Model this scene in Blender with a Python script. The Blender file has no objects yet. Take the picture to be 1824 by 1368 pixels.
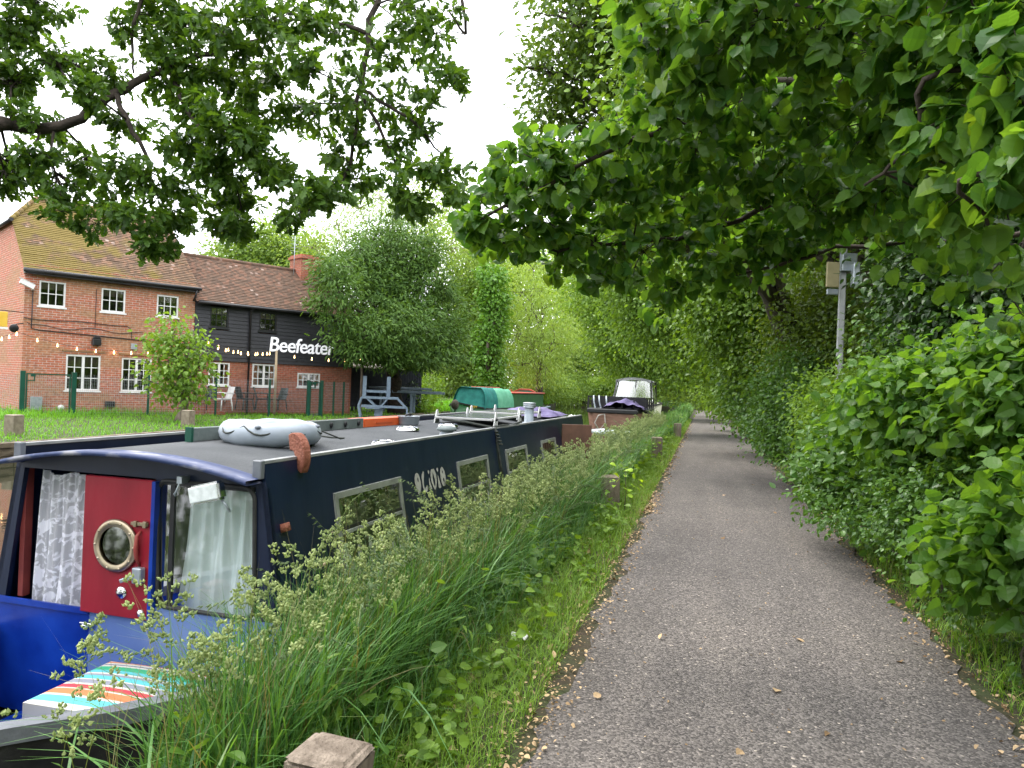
import bpy, bmesh, math, random
import numpy as np
from mathutils import Vector, Matrix
rng = np.random.default_rng(11); random.seed(11)
scene = bpy.context.scene; COL = scene.collection
R = math.radians

# ------------------------------------------------------------------ camera geometry (metres, camera at 0,0,1.6)
FPX, ROLL, EYE = 1340.0, R(2.3), 1.6
def at(u, v, Y):                       # a point of the place, Y metres ahead, seen at photo pixel u,v
    x = (u-912)/FPX; y = (v-684)/FPX; c, s = math.cos(ROLL), math.sin(ROLL)
    return Vector(((x*c+y*s)*Y, Y, EYE-(-x*s+y*c-2/FPX)*Y))
# towpath frame: s along the path's left edge, t to its right; the canal lies at t<-1.1
_ss = np.arange(-60, 420, 1.0)
def _centre():
    h0 = math.atan2(.2494, .9684); x, y = -.68-60*.2494, -60*.9684; out = []
    for s in _ss:
        out.append((x, y)); k = min(max(s-62, 0)/70.0, R(42)); h = h0-k
        x += math.sin(h); y += math.cos(h)
    return np.array(out)
_cc = _centre(); _tt = np.gradient(_cc, axis=0)
def PA(s, t, z=None):                  # vectorised
    s = np.asarray(s, float); t = np.asarray(t, float)
    x = np.interp(s, _ss, _cc[:, 0]); y = np.interp(s, _ss, _cc[:, 1])
    tx = np.interp(s, _ss, _tt[:, 0]); ty = np.interp(s, _ss, _tt[:, 1]); n = np.hypot(tx, ty)
    X = x+ty/n*t; Y = y-tx/n*t
    return X, Y
def P(s, t, z=0.0):
    X, Y = PA(s, t); return Vector((float(X), float(Y), z))
PATHROT = -math.atan2(.2494, .9684)+math.pi/2      # local x runs along the path

# ------------------------------------------------------------------ materials
def _new(name):
    m = bpy.data.materials.new(name); m.use_nodes = True; nt = m.node_tree
    return m, nt, nt.nodes['Principled BSDF'], nt.nodes['Material Output']
def N(nt, typ, **k):
    n = nt.nodes.new(typ)
    for a, b in k.items(): setattr(n, a, b)
    return n
def ramp(nt, stops, interp='LINEAR'):
    r = N(nt, 'ShaderNodeValToRGB'); cr = r.color_ramp; cr.interpolation = interp
    while len(cr.elements) < len(stops): cr.elements.new(.5)
    for e, (p, c) in zip(cr.elements, stops):
        e.position = p; e.color = (*c, 1) if len(c) == 3 else c
    return r
def coords(nt, stretch=(1, 1, 1), kind='Object'):
    tc = N(nt, 'ShaderNodeTexCoord'); mp = N(nt, 'ShaderNodeMapping'); mp.inputs['Scale'].default_value = stretch
    nt.links.new(tc.outputs[kind], mp.inputs[0]); return mp
def mat(name, c1, c2=None, scale=6., rough=.6, metal=0., bump=0., bscale=40., stretch=(1, 1, 1), spec=.4, c3=None, lo=.35, hi=.65):
    m, nt, b, o = _new(name); b.inputs['Roughness'].default_value = rough; b.inputs['Metallic'].default_value = metal
    b.inputs['Specular IOR Level'].default_value = spec
    if c2 is None: c2 = tuple(x*.75 for x in c1)
    mp = coords(nt, stretch)
    n = N(nt, 'ShaderNodeTexNoise'); n.inputs['Scale'].default_value = scale; n.inputs['Detail'].default_value = 6
    nt.links.new(mp.outputs[0], n.inputs['Vector'])
    st = [(lo, c1), (hi, c2)]
    if c3: st.append((min(.99, hi+.12), c3))
    r = ramp(nt, st); nt.links.new(n.outputs[0], r.inputs[0]); nt.links.new(r.outputs[0], b.inputs['Base Color'])
    if bump:
        n2 = N(nt, 'ShaderNodeTexNoise'); n2.inputs['Scale'].default_value = bscale; n2.inputs['Detail'].default_value = 5
        nt.links.new(mp.outputs[0], n2.inputs['Vector'])
        bp = N(nt, 'ShaderNodeBump'); bp.inputs['Strength'].default_value = bump; bp.inputs['Distance'].default_value = .02
        nt.links.new(n2.outputs[0], bp.inputs['Height']); nt.links.new(bp.outputs[0], b.inputs['Normal'])
    return m
def leafmat(name, dark, light, trans=.35, rough=.42, spec=.35, tint=(1.5, 1.35, .45), odd=None):
    m, nt, b, o = _new(name); dark = tuple(x*k for x, k in zip(dark, (1.95, 1.6, 1.15))); light = tuple(x*k for x, k in zip(light, (1.8, 1.5, 1.1)))
    a = N(nt, 'ShaderNodeAttribute', attribute_name='rnd')
    st = [(0, dark), (.85, light)]
    if odd: st += [(.93, light), (.965, odd)]
    r = ramp(nt, st); nt.links.new(a.outputs['Fac'], r.inputs[0])
    nt.links.new(r.outputs[0], b.inputs['Base Color']); b.inputs['Roughness'].default_value = rough
    b.inputs['Specular IOR Level'].default_value = spec
    t = N(nt, 'ShaderNodeBsdfTranslucent'); mx = N(nt, 'ShaderNodeMix', data_type='RGBA', blend_type='MULTIPLY')
    mx.inputs[0].default_value = 1; nt.links.new(r.outputs[0], mx.inputs[6]); mx.inputs[7].default_value = (*tint, 1)
    nt.links.new(mx.outputs[2], t.inputs[0])
    s = N(nt, 'ShaderNodeMixShader'); s.inputs[0].default_value = trans
    nt.links.new(b.outputs[0], s.inputs[1]); nt.links.new(t.outputs[0], s.inputs[2]); nt.links.new(s.outputs[0], o.inputs[0])
    return m
def emit(name, c, strength):
    m, nt, b, o = _new(name); b.inputs['Base Color'].default_value = (*c, 1)
    b.inputs['Emission Color'].default_value = (*c, 1); b.inputs['Emission Strength'].default_value = strength; return m
def glassmat(name, tint=(.7, .8, .75), refl=.22, rough=.03):
    m, nt, b, o = _new(name); nt.nodes.remove(b)
    tr = N(nt, 'ShaderNodeBsdfTransparent'); tr.inputs[0].default_value = (*tint, 1)
    g = N(nt, 'ShaderNodeBsdfGlossy'); g.inputs['Roughness'].default_value = rough
    lw = N(nt, 'ShaderNodeFresnel'); lw.inputs[0].default_value = 1.5
    ad = N(nt, 'ShaderNodeMath', operation='ADD'); ad.inputs[1].default_value = refl; nt.links.new(lw.outputs[0], ad.inputs[0])
    s = N(nt, 'ShaderNodeMixShader'); nt.links.new(ad.outputs[0], s.inputs[0])
    nt.links.new(tr.outputs[0], s.inputs[1]); nt.links.new(g.outputs[0], s.inputs[2]); nt.links.new(s.outputs[0], o.inputs[0]); return m

# ------------------------------------------------------------------ object bookkeeping
def tag(o, label=None, cat=None, group=None, kind=None):
    if label: o['label'] = label
    if cat: o['category'] = cat
    if group: o['group'] = group
    if kind: o['kind'] = kind
    return o
def thing(name, label, cat, loc=(0, 0, 0), rotz=0., group=None):
    o = bpy.data.objects.new(name, None); COL.objects.link(o); o.location = loc; o.rotation_euler = (0, 0, rotz)
    o.empty_display_size = .1
    return tag(o, label, cat, group)
def copy_tree(o, parent=None):
    c = o.copy(); COL.objects.link(c); c.parent = parent
    for ch in list(o.children): copy_tree(ch, c)
    return c
class MB:
    def __init__(s): s.v = []; s.f = []; s.mi = []; s.sm = []; s.M = None; s.cur = 0
    def add(s, vs, fs, smooth=False):
        o = len(s.v)
        for p in vs:
            p = Vector(p); s.v.append(tuple(s.M @ p if s.M else p))
        for f in fs: s.f.append([i+o for i in f]); s.mi.append(s.cur); s.sm.append(smooth)
        return s
    def box(s, x0, y0, z0, x1, y1, z1):
        return s.add([(x, y, z) for z in (z0, z1) for y in (y0, y1) for x in (x0, x1)],
                     [(0, 2, 3, 1), (4, 5, 7, 6), (0, 1, 5, 4), (2, 6, 7, 3), (0, 4, 6, 2), (1, 3, 7, 5)])
    def bar(s, a, b, w, h, up=(0, 0, 1)):          # a rectangular bar between two points
        a, b = Vector(a), Vector(b); d = (b-a).normalized(); u = Vector(up)
        if abs(d.dot(u)) > .98: u = Vector((1, 0, 0))
        x = d.cross(u).normalized(); z = x.cross(d)
        vs = [p+x*i*w/2+z*j*h/2 for p in (a, b) for j in (-1, 1) for i in (-1, 1)]
        return s.add(vs, [(0, 2, 3, 1), (4, 5, 7, 6), (0, 1, 5, 4), (2, 6, 7, 3), (0, 4, 6, 2), (1, 3, 7, 5)])
    def tube(s, pts, r, n=8, closed=False):
        pts = [Vector(p) for p in pts]; m = len(pts); rs = r if isinstance(r, (list, tuple)) else [r]*m
        vs = []; u = None
        for i, p in enumerate(pts):
            if closed: d = pts[(i+1) % m]-pts[i-1]
            else: d = pts[min(i+1, m-1)]-pts[max(i-1, 0)]
            d.normalize()
            if u is None: u = d.orthogonal().normalized()
            u = (u-d*u.dot(d)); u = u.normalized() if u.length > 1e-6 else d.orthogonal().normalized()
            w = d.cross(u)
            for k in range(n):
                a = 2*math.pi*k/n; vs.append(p+(u*math.cos(a)+w*math.sin(a))*rs[i])
        fs = []
        for i in range(m if closed else m-1):
            j = (i+1) % m
            for k in range(n):
                l = (k+1) % n; fs.append((i*n+k, i*n+l, j*n+l, j*n+k))
        s.add(vs, fs, True)
        if not closed:
            o = len(s.v)-len(vs)
            s.f.append([o+k for k in range(n)][::-1]); s.mi.append(s.cur); s.sm.append(False)
            s.f.append([o+(m-1)*n+k for k in range(n)]); s.mi.append(s.cur); s.sm.append(False)
        return s
    def lathe(s, prof, c=(0, 0, 0), n=20, M=None, cap=True):     # profile (r, z) about z
        M = M or Matrix.Identity(4); vs = []
        for (r, z) in prof:
            for k in range(n):
                a = 2*math.pi*k/n; vs.append(M @ Vector((r*math.cos(a), r*math.sin(a), z))+Vector(c))
        fs = []
        for i in range(len(prof)-1):
            for k in range(n):
                l = (k+1) % n; fs.append((i*n+k, i*n+l, (i+1)*n+l, (i+1)*n+k))
        s.add(vs, fs, True)
        if cap and prof[0][0] > 1e-4: s.add(vs[:n], [list(range(n))[::-1]])
        if cap and prof[-1][0] > 1e-4: s.add(vs[-n:], [list(range(n))])
        return s
    def prism(s, poly, h0, h1, f):                    # poly in 2D, f(u,v,h)->xyz
        n = len(poly); vs = [f(u, v, h0) for u, v in poly]+[f(u, v, h1) for u, v in poly]
        return s.add(vs, [list(range(n))[::-1], list(range(n, 2*n))]+[(i, (i+1) % n, n+(i+1) % n, n+i) for i in range(n)])
    def ell(s, c, r, nu=14, nv=9, f=None):
        vs = []; c = Vector(c)
        for j in range(nv+1):
            ph = math.pi*j/nv-math.pi/2
            for i in range(nu):
                a = 2*math.pi*i/nu; d = Vector((math.cos(ph)*math.cos(a), math.cos(ph)*math.sin(a), math.sin(ph)))
                k = f(d) if f else 1
                vs.append(c+Vector((d.x*r[0], d.y*r[1], d.z*r[2]))*k)
        return s.add(vs, [(j*nu+i, j*nu+(i+1) % nu, (j+1)*nu+(i+1) % nu, (j+1)*nu+i) for j in range(nv) for i in range(nu)], True)
    def grid(s, f, nu, nv, smooth=True):
        vs = [f(i/nu, j/nv) for j in range(nv+1) for i in range(nu+1)]
        return s.add(vs, [(j*(nu+1)+i, j*(nu+1)+i+1, (j+1)*(nu+1)+i+1, (j+1)*(nu+1)+i) for j in range(nv) for i in range(nu)], smooth)
    def build(s, name, mats, parent=None, bevel=0., seg=1, label=None):
        me = bpy.data.meshes.new(name); me.from_pydata(s.v, [], s.f)
        mats = mats if isinstance(mats, (list, tuple)) else [mats]
        for m in mats: me.materials.append(m)
        me.polygons.foreach_set('material_index', s.mi); me.polygons.foreach_set('use_smooth', s.sm)
        if bevel:
            bm = bmesh.new(); bm.from_mesh(me); bmesh.ops.remove_doubles(bm, verts=bm.verts, dist=1e-5)
            es = [e for e in bm.edges if len(e.link_faces) == 2 and e.calc_face_angle(0) > .6]
            bmesh.ops.bevel(bm, geom=es, offset=bevel, segments=seg, affect='EDGES', clamp_overlap=True)
            bm.to_mesh(me); bm.free()
        me.update(); o = bpy.data.objects.new(name, me); COL.objects.link(o)
        if parent: o.parent = parent
        if label: o['label'] = label
        return o
def npmesh(name, V, F, mat_, parent=None, rnd=None, midx=None, smooth=False):
    V = np.ascontiguousarray(V, np.float32).reshape(-1, 3); F = np.ascontiguousarray(F, np.int32); k = F.shape[1]
    me = bpy.data.meshes.new(name); me.vertices.add(len(V)); me.vertices.foreach_set('co', V.ravel())
    me.loops.add(F.size); me.loops.foreach_set('vertex_index', F.ravel())
    me.polygons.add(len(F)); me.polygons.foreach_set('loop_start', np.arange(0, F.size, k, dtype=np.int32))
    for m in (mat_ if isinstance(mat_, (list, tuple)) else [mat_]): me.materials.append(m)
    if midx is not None: me.polygons.foreach_set('material_index', np.ascontiguousarray(midx, np.int32))
    me.polygons.foreach_set('use_smooth', np.full(len(F), smooth))
    if rnd is not None:
        at_ = me.attributes.new('rnd', 'FLOAT', 'POINT'); at_.data.foreach_set('value', np.ascontiguousarray(rnd, np.float32))
    me.update(calc_edges=True); o = bpy.data.objects.new(name, me); COL.objects.link(o)
    if parent: o.parent = parent
    return o
def textmesh(txt, size, extrude, offset=0., shear=0., space=1.0):
    c = bpy.data.curves.new('lettering', 'FONT'); c.body = txt; c.size = size; c.extrude = extrude; c.offset = offset
    c.shear = shear; c.space_character = space; c.resolution_u = 4
    o = bpy.data.objects.new('lettering', c); COL.objects.link(o); bpy.context.view_layer.update()
    me = bpy.data.meshes.new_from_object(o.evaluated_get(bpy.context.evaluated_depsgraph_get()))
    bpy.data.objects.remove(o); return me

# ------------------------------------------------------------------ foliage
def nrm(a): return a/np.maximum(np.linalg.norm(a, axis=-1, keepdims=True), 1e-9)
def strip(st, fold=.12):                       # leaf template: (x along, half width, z) stations
    V = []; Q = []
    for (x, w, z) in st: V += [(x, w, z+fold*w), (x, 0, z), (x, -w, z+fold*w)]
    for i in range(len(st)-1):
        a = 3*i; Q += [(a, a+1, a+4, a+3), (a+1, a+2, a+5, a+4)]
    return np.array(V, np.float32), np.array(Q)
KITE = (np.array([(0, 0, 0), (.5, .33, .08), (1, 0, -.06), (.5, -.33, .08)], np.float32), np.array([(0, 2, 1), (0, 3, 2)]))
OVATE = strip([(0, .02, 0), (.22, .30, .0), (.52, .34, -.02), (.8, .2, -.07), (1, .01, -.14)], .25)
ROUND = strip([(0, .03, 0), (.04, .2, .01), (.14, .35, .02), (.24, .40, .012), (.36, .46, .02), (.48, .43, 0), (.6, .45, -.01), (.7, .36, -.045), (.8, .33, -.07), (.88, .19, -.11), (.96, .06, -.15), (1.04, .0, -.2)], .26)
OAK = strip([(0, .02, 0), (.14, .07, 0), (.25, .17, 0), (.33, .09, 0), (.47, .25, -.02), (.56, .13, -.02), (.7, .29, -.05), (.8, .15, -.06), (.9, .16, -.08), (1, .04, -.1)], .2)
SPRAY = (np.array([(0, .015, 0), (0, -.015, 0), (.2, .16, 0), (.2, -.16, 0), (.32, .05, 0), (.32, -.05, 0), (.5, .2, -.03), (.5, -.2, -.03), (.6, .05, -.03), (.6, -.05, -.03), (.8, .13, -.07), (.8, -.13, -.07), (1, .01, -.13), (1, -.01, -.13)], np.float32),
         np.array([(0, 1, 3, 2), (2, 3, 5, 4), (4, 5, 7, 6), (6, 7, 9, 8), (8, 9, 11, 10), (10, 11, 13, 12)]))
LANCE = strip([(0, .01, 0), (.3, .10, 0), (.65, .09, -.06), (1, .0, -.2)], .2)
def leaves(name, Pn, A, Nn, S, tm, m, parent=None, rnd=None):
    Tv, Tf = tm; n = len(Pn); A = nrm(A); Nn = nrm(Nn-A*(Nn*A).sum(1, keepdims=True)); B = np.cross(Nn, A)
    S = np.asarray(S).reshape(-1, 1, 1)
    cv = (rng.normal(size=(n, 1, 1))*.22-.08); wd = .82+.36*rng.random((n, 1, 1)); tx = Tv[None, :, 0:1]; ty = Tv[None, :, 1:2]*wd; tz = Tv[None, :, 2:3]*(.6+.9*rng.random((n, 1, 1)))+cv*tx**2+rng.normal(size=(n, 1, 1))*.25*ty
    V = Pn[:, None, :]+S*(A[:, None, :]*tx+B[:, None, :]*ty+Nn[:, None, :]*tz)
    F = Tf[None]+(np.arange(n)*len(Tv))[:, None, None]
    if rnd is None: rnd = rng.random(n)
    return npmesh(name, V, F.reshape(-1, Tf.shape[1]), m, parent, np.repeat(rnd, len(Tv)))
def crown(blobs, size, cov=1.5, cl=.35, k=10, droop=.3, flat=.55, inner=.5, lshape=.5):
    Ps, As, Ns, Rn = [], [], [], []
    for b in blobs:
        c = np.array(b[:3]); r = np.array(b[3:6] if len(b) >= 6 else (b[3],)*3)
        area = 4*math.pi*((r[0]*r[1])**1.6/3+(r[0]*r[2])**1.6/3+(r[1]*r[2])**1.6/3)**(1/1.6)
        n = max(30, int(cov*area/(lshape*size*size))); nc = max(4, n//k)
        d = nrm(rng.normal(size=(nc, 3))); rad = inner+(1.08-inner)*rng.random((nc, 1))**.6
        cc = c+d*r*rad; cr = rng.random((nc, 1))
        off = rng.normal(size=(nc, k, 3))*cl*np.array((1, 1, flat))
        p = cc[:, None]+off; out = np.repeat(d[:, None], k, 1)
        a = nrm(off)*.7+out*.5+rng.normal(size=off.shape)*.45; a[..., 2] -= droop
        nn = np.array((0, 0, 1.))*.7+out*.35+rng.normal(size=off.shape)*.5
        Ps.append(p.reshape(-1, 3)); As.append(a.reshape(-1, 3)); Ns.append(nn.reshape(-1, 3))
        Rn.append((np.repeat(cr, k, 1)*.55+rng.random((nc, k))*.45).ravel())
    return np.concatenate(Ps), np.concatenate(As), np.concatenate(Ns), np.concatenate(Rn)
def limbpath(a, b, n=5, sag=0., jit=.06):
    a, b = Vector(a), Vector(b); L = (b-a).length; out = []
    for i in range(n+1):
        f = i/n; p = a.lerp(b, f); w = math.sin(math.pi*f)
        out.append(p+Vector((random.gauss(0, 1), random.gauss(0, 1), random.gauss(0, .6)))*jit*L*w*.5+Vector((0, 0, sag*L*w)))
    return out
def smooth(pts, n=6, jit=.03):
    q = [Vector(p) for p in pts]; q = [q[0]*2-q[1]]+q+[q[-1]*2-q[-2]]; out = [q[1]]
    for i in range(1, len(q)-2):
        L = (q[i+1]-q[i]).length
        for k in range(1, n+1):
            t = k/n; a, b, c, d = q[i-1], q[i], q[i+1], q[i+2]
            p = (b*2+(c-a)*t+(a*2-b*5+c*4-d)*t*t+(b*3-a-c*3+d)*t**3)*.5
            if k < n: p = p+Vector((random.gauss(0, 1), random.gauss(0, 1), random.gauss(0, 1)))*jit*L*.5
            out.append(p)
    return out
def tree(name, label, cat, base, blobs, lm, bark, size=.14, cov=1.4, cl=.4, k=10, r0=.25, droop=.3, tm=KITE, inner=.5, group=None, fork=None, stems=1, twigs=4):
    base = Vector(base); t = thing(name, label, cat, base, 0, group); w = MB()
    cs = [Vector(b[:3]) for b in blobs]; ctr = sum(cs, Vector())/len(cs); fk = Vector(fork) if fork else base.lerp(ctr, .55)
    rel = lambda p: Vector(p)-base
    for q in range(stems):
        o = Vector((random.gauss(0, 1), random.gauss(0, 1), 0))*(.25*r0*4 if stems > 1 else 0)
        tr = limbpath(o, rel(fk)+o*1.5, 6, 0, .05); w.tube(tr, [r0*(1.25 if i == 0 else 1-.08*i) for i in range(7)], 9)
    for b, c in zip(blobs, cs):
        f0 = base.lerp(fk, random.uniform(.6, 1)); rr = r0*.4
        w.tube(limbpath(rel(f0), rel(c), 6, .05, .12), [rr*(1-.13*i) for i in range(7)], 6)
        for _ in range(twigs):
            d = Vector((random.gauss(0, 1), random.gauss(0, 1), random.gauss(0, .6))); rb = b[3]
            e = c+d.normalized()*rb*.95; w.tube(limbpath(rel(c), rel(e), 4, 0, .15), [rr*.35, rr*.28, rr*.2, rr*.13, rr*.06], 4)
    w.build('trunk', bark, t)
    p, a, n, rn = crown(blobs, size, cov, cl, k, droop, inner=inner)
    leaves('crown', p-np.array(base), a, n, size*(.7+.6*rng.random(len(p))), tm, lm, t, rn)
    return t
def blades(n, sfun, h, w, lean, seg=4, rnd=None):
    """n grass blades: sfun(n)->x,y,z arrays; returns V,F,rnd"""
    x, y, z = sfun(n); h = h(n); ang = rng.random(n)*2*math.pi; ln = lean(n)
    dx, dy = np.cos(ang), np.sin(ang); px, py = -dy, dx; V = np.zeros((n, seg+1, 2, 3), np.float32)
    tw = rng.random(n)*math.pi; wx, wy = np.cos(tw), np.sin(tw)
    for i in range(seg+1):
        f = i/seg; b = f**1.9*ln; zz = h*(f-.42*np.minimum(ln, 1.4)*f**3); ww = w*(1-f**1.6*.95)*.5*(.6+.4*min(1, f*3))
        cx = x+dx*b*h; cy = y+dy*b*h
        for s_, k_ in ((0, -1), (1, 1)):
            V[:, i, s_, 0] = cx+px*ww*k_; V[:, i, s_, 1] = cy+py*ww*k_; V[:, i, s_, 2] = z+zz
    q = np.array([(2*i, 2*i+1, 2*i+3, 2*i+2) for i in range(seg)])
    F = q[None]+(np.arange(n)*(seg+1)*2)[:, None, None]
    r = rng.random(n) if rnd is None else rnd
    return V.reshape(-1, 3), F.reshape(-1, 4), np.repeat(r, (seg+1)*2)
def merge(lst):
    V, F, Q, o = [], [], [], 0
    for v, f, r in lst: V.append(v); F.append(f+o); Q.append(r); o += len(v)
    return np.concatenate(V), np.concatenate(F), np.concatenate(Q)

# ------------------------------------------------------------------ camera, sky, light
cam = bpy.data.cameras.new('camera'); co = bpy.data.objects.new('camera', cam); COL.objects.link(co)
cam.sensor_width = 36; cam.lens = 36*FPX/1824; cam.clip_end = 2000; cam.clip_start = .05
co.matrix_world = Matrix.Translation((0, 0, EYE)) @ Matrix.Rotation(R(90)+2/FPX, 4, 'X') @ Matrix.Rotation(ROLL, 4, 'Z')
scene.camera = co
W = bpy.data.worlds.new('World'); scene.world = W; W.use_nodes = True; nt = W.node_tree; bg = nt.nodes['Background']
sky = N(nt, 'ShaderNodeTexSky', sky_type='NISHITA'); sky.sun_disc = False
SUN_EL, SUN_AZ = R(60), R(-60)          # azimuth measured from straight ahead, negative = left
sky.sun_elevation = SUN_EL; sky.sun_rotation = SUN_AZ
sc_ = N(nt, 'ShaderNodeVectorMath', operation='SCALE'); sc_.inputs['Scale'].default_value = .1; nt.links.new(sky.outputs[0], sc_.inputs[0])
mp = coords(nt, (1, 1, 2.2), 'Generated'); ns = N(nt, 'ShaderNodeTexNoise'); ns.inputs['Scale'].default_value = 2.2; ns.inputs['Detail'].default_value = 7
nt.links.new(mp.outputs[0], ns.inputs['Vector'])
r1 = ramp(nt, [(.3, (.80, .80, .80)), (.62, (.97, .97, .97))]); nt.links.new(ns.outputs[0], r1.inputs[0])
r2 = ramp(nt, [(.35, (1.06, 1.04, 1.05)), (.65, (.82, .86, .93))]); nt.links.new(ns.outputs[0], r2.inputs[0])
mx = N(nt, 'ShaderNodeMix', data_type='RGBA'); nt.links.new(r1.outputs[0], mx.inputs[0])
nt.links.new(sc_.outputs[0], mx.inputs[6]); nt.links.new(r2.outputs[0], mx.inputs[7])
nt.links.new(mx.outputs[2], bg.inputs[0]); bg.inputs[1].default_value = 1.0
sl = bpy.data.lights.new('sun', 'SUN'); sl.energy = .9; sl.angle = R(28); sl.color = (1, .95, .86)
so = bpy.data.objects.new('sun', sl); COL.objects.link(so)
so.rotation_euler = Vector((-math.sin(SUN_AZ)*math.cos(SUN_EL)*-1, math.cos(SUN_AZ)*math.cos(SUN_EL), math.sin(SUN_EL))).to_track_quat('Z', 'Y').to_euler()
scene.view_settings.view_transform = 'Standard'; scene.view_settings.look = 'None'; scene.view_settings.exposure = 2.05
cy = scene.cycles; cy.max_bounces = 7; cy.diffuse_bounces = 4; cy.glossy_bounces = 3; cy.transmission_bounces = 4; cy.transparent_max_bounces = 10
cy.use_denoising = True; cy.sample_clamp_indirect = 8; cy.caustics_reflective = False; cy.caustics_refractive = False

# ------------------------------------------------------------------ the setting
BANK_T, FAR_T = -1.12, -12.6
def gz(s, t):                                    # ground height
    s = np.asarray(s, float); t = np.asarray(t, float)
    z = np.zeros(np.broadcast(s, t).shape)
    z = np.where(t > 2.4, np.minimum((t-2.4)*.10, .5), z)
    z = np.where((t < -.1) & (t > BANK_T), .05*np.sin(np.clip((-.1-t)/1.0, 0, 1)*math.pi), z)
    z = np.where((t <= BANK_T) & (t >= FAR_T), -1.1, z)
    far = .05+np.clip((FAR_T-t)/9, 0, 1)*.12+np.clip((s-24)/12, 0, 1)*np.clip((FAR_T-t)/6, 0, 1)*.2
    return np.where(t < FAR_T, far, z)
ts = np.array([-95, -70, -50, -38, -30, -25, -21, -18, -16, -14.5, -13.4, FAR_T-.01, FAR_T+.01, -8, -4, BANK_T-.01, BANK_T+.01, -.9, -.7, -.5, -.3, -.1, 0, .7, 1.4, 2.1, 2.4, 2.9, 3.6, 5, 7.5, 12, 20, 40, 80, 150])
sg = np.concatenate([np.arange(-25, 80, 1.0), np.arange(80, 400, 8.0)])
S, T = np.meshgrid(sg, ts, indexing='ij'); X, Y = PA(S, T); Z = gz(S, T)
Z += (.015*np.sin(S*2.1+T*3)+.01*np.sin(S*5.3-T*2))*((T < -.15) & (T > BANK_T) | (T < FAR_T-1))
V = np.stack([X, Y, Z], -1).reshape(-1, 3); nT = len(ts); i = np.arange(len(sg)-1)[:, None]*nT+np.arange(nT-1)[None]
F = np.stack([i, i+1, i+1+nT, i+nT], -1).reshape(-1, 4)[:, ::-1]
M_soil = mat('soil', (.05, .036, .023), (.04, .055, .018), 3, .95, bump=.6, bscale=25, c3=(.045, .085, .02))
tag(npmesh('ground', V, F, M_soil), kind='structure')
# towpath: a tarmac sheet with ragged edges
m, nt, b, o = _new('tarmac'); b.inputs['Roughness'].default_value = .88; b.inputs['Specular IOR Level'].default_value = .3
mp = coords(nt); vo = N(nt, 'ShaderNodeTexVoronoi'); vo.inputs['Scale'].default_value = 88
nt.links.new(mp.outputs[0], vo.inputs['Vector'])
vs_ = N(nt, 'ShaderNodeSeparateColor'); nt.links.new(vo.outputs['Color'], vs_.inputs[0])
r = ramp(nt, [(0, (.03, .028, .027)), (.45, (.058, .053, .050)), (.8, (.088, .081, .076)), (.985, (.11, .10, .094)), (1, (.24, .215, .185))]); nt.links.new(vs_.outputs[0], r.inputs[0])
n1 = N(nt, 'ShaderNodeTexNoise'); n1.inputs['Scale'].default_value = .9; n1.inputs['Detail'].default_value = 7; nt.links.new(mp.outputs[0], n1.inputs['Vector'])
r3 = ramp(nt, [(.3, (1.6, 1.55, 1.53)), (.7, (2.0, 1.93, 1.89))]); nt.links.new(n1.outputs[0], r3.inputs[0])
mm = N(nt, 'ShaderNodeMix', data_type='RGBA', blend_type='MULTIPLY'); mm.inputs[0].default_value = 1
nt.links.new(r.outputs[0], mm.inputs[6]); nt.links.new(r3.outputs[0], mm.inputs[7]); mpt = N(nt, 'ShaderNodeMapping'); mpt.inputs['Rotation'].default_value = (0, 0, -PATHROT); nt.links.new(mp.outputs[0], mpt.inputs[0])
mps = N(nt, 'ShaderNodeMapping'); mps.inputs['Scale'].default_value = (.22, 2.1, 1); nt.links.new(mpt.outputs[0], mps.inputs[0])
n4 = N(nt, 'ShaderNodeTexNoise'); n4.inputs['Scale'].default_value = 1.2; n4.inputs['Detail'].default_value = 6; nt.links.new(mps.outputs[0], n4.inputs['Vector'])
r4 = ramp(nt, [(.32, (.88, .87, .86)), (.5, (1, 1, 1)), (.68, (1.15, 1.14, 1.12))]); nt.links.new(n4.outputs[0], r4.inputs[0])
m4 = N(nt, 'ShaderNodeMix', data_type='RGBA', blend_type='MULTIPLY'); m4.inputs[0].default_value = 1; nt.links.new(mm.outputs[2], m4.inputs[6]); nt.links.new(r4.outputs[0], m4.inputs[7])
n5 = N(nt, 'ShaderNodeTexNoise'); n5.inputs['Scale'].default_value = 2.6; n5.inputs['Detail'].default_value = 9; n5.inputs['Roughness'].default_value = .7; nt.links.new(mp.outputs[0], n5.inputs['Vector'])
r5 = ramp(nt, [(.60, (0, 0, 0)), (.72, (.6, .6, .6))]); nt.links.new(n5.outputs[0], r5.inputs[0])
m5 = N(nt, 'ShaderNodeMix', data_type='RGBA'); nt.links.new(r5.outputs[0], m5.inputs[0]); nt.links.new(m4.outputs[2], m5.inputs[6]); m5.inputs[7].default_value = (.15, .135, .115, 1)
nt.links.new(m5.outputs[2], b.inputs['Base Color'])
bp = N(nt, 'ShaderNodeBump'); bp.inputs['Strength'].default_value = .9; bp.inputs['Distance'].default_value = .006
nt.links.new(vo.outputs['Distance'], bp.inputs['Height']); bp.invert = True; nt.links.new(bp.outputs[0], b.inputs['Normal'])
sp = np.concatenate([np.arange(-6, 30, .12), np.arange(30, 160, 1.0)]); n = len(sp)
wob = lambda s, p: .035*np.sin(s*3.1+p)+.025*np.sin(s*7.7+2*p)+.02*np.sin(s*17+p*3)+.015*rng.normal(size=len(s))
cols = [wob(sp, 0), np.full(n, .5), np.full(n, 1.1), np.full(n, 1.7), 2.19+wob(sp, 2)]
V = np.stack([np.stack([*PA(sp, c), np.full(n, .008+.012*math.sin(math.pi*k/4))], -1) for k, c in enumerate(cols)], 1).reshape(-1, 3)
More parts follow.
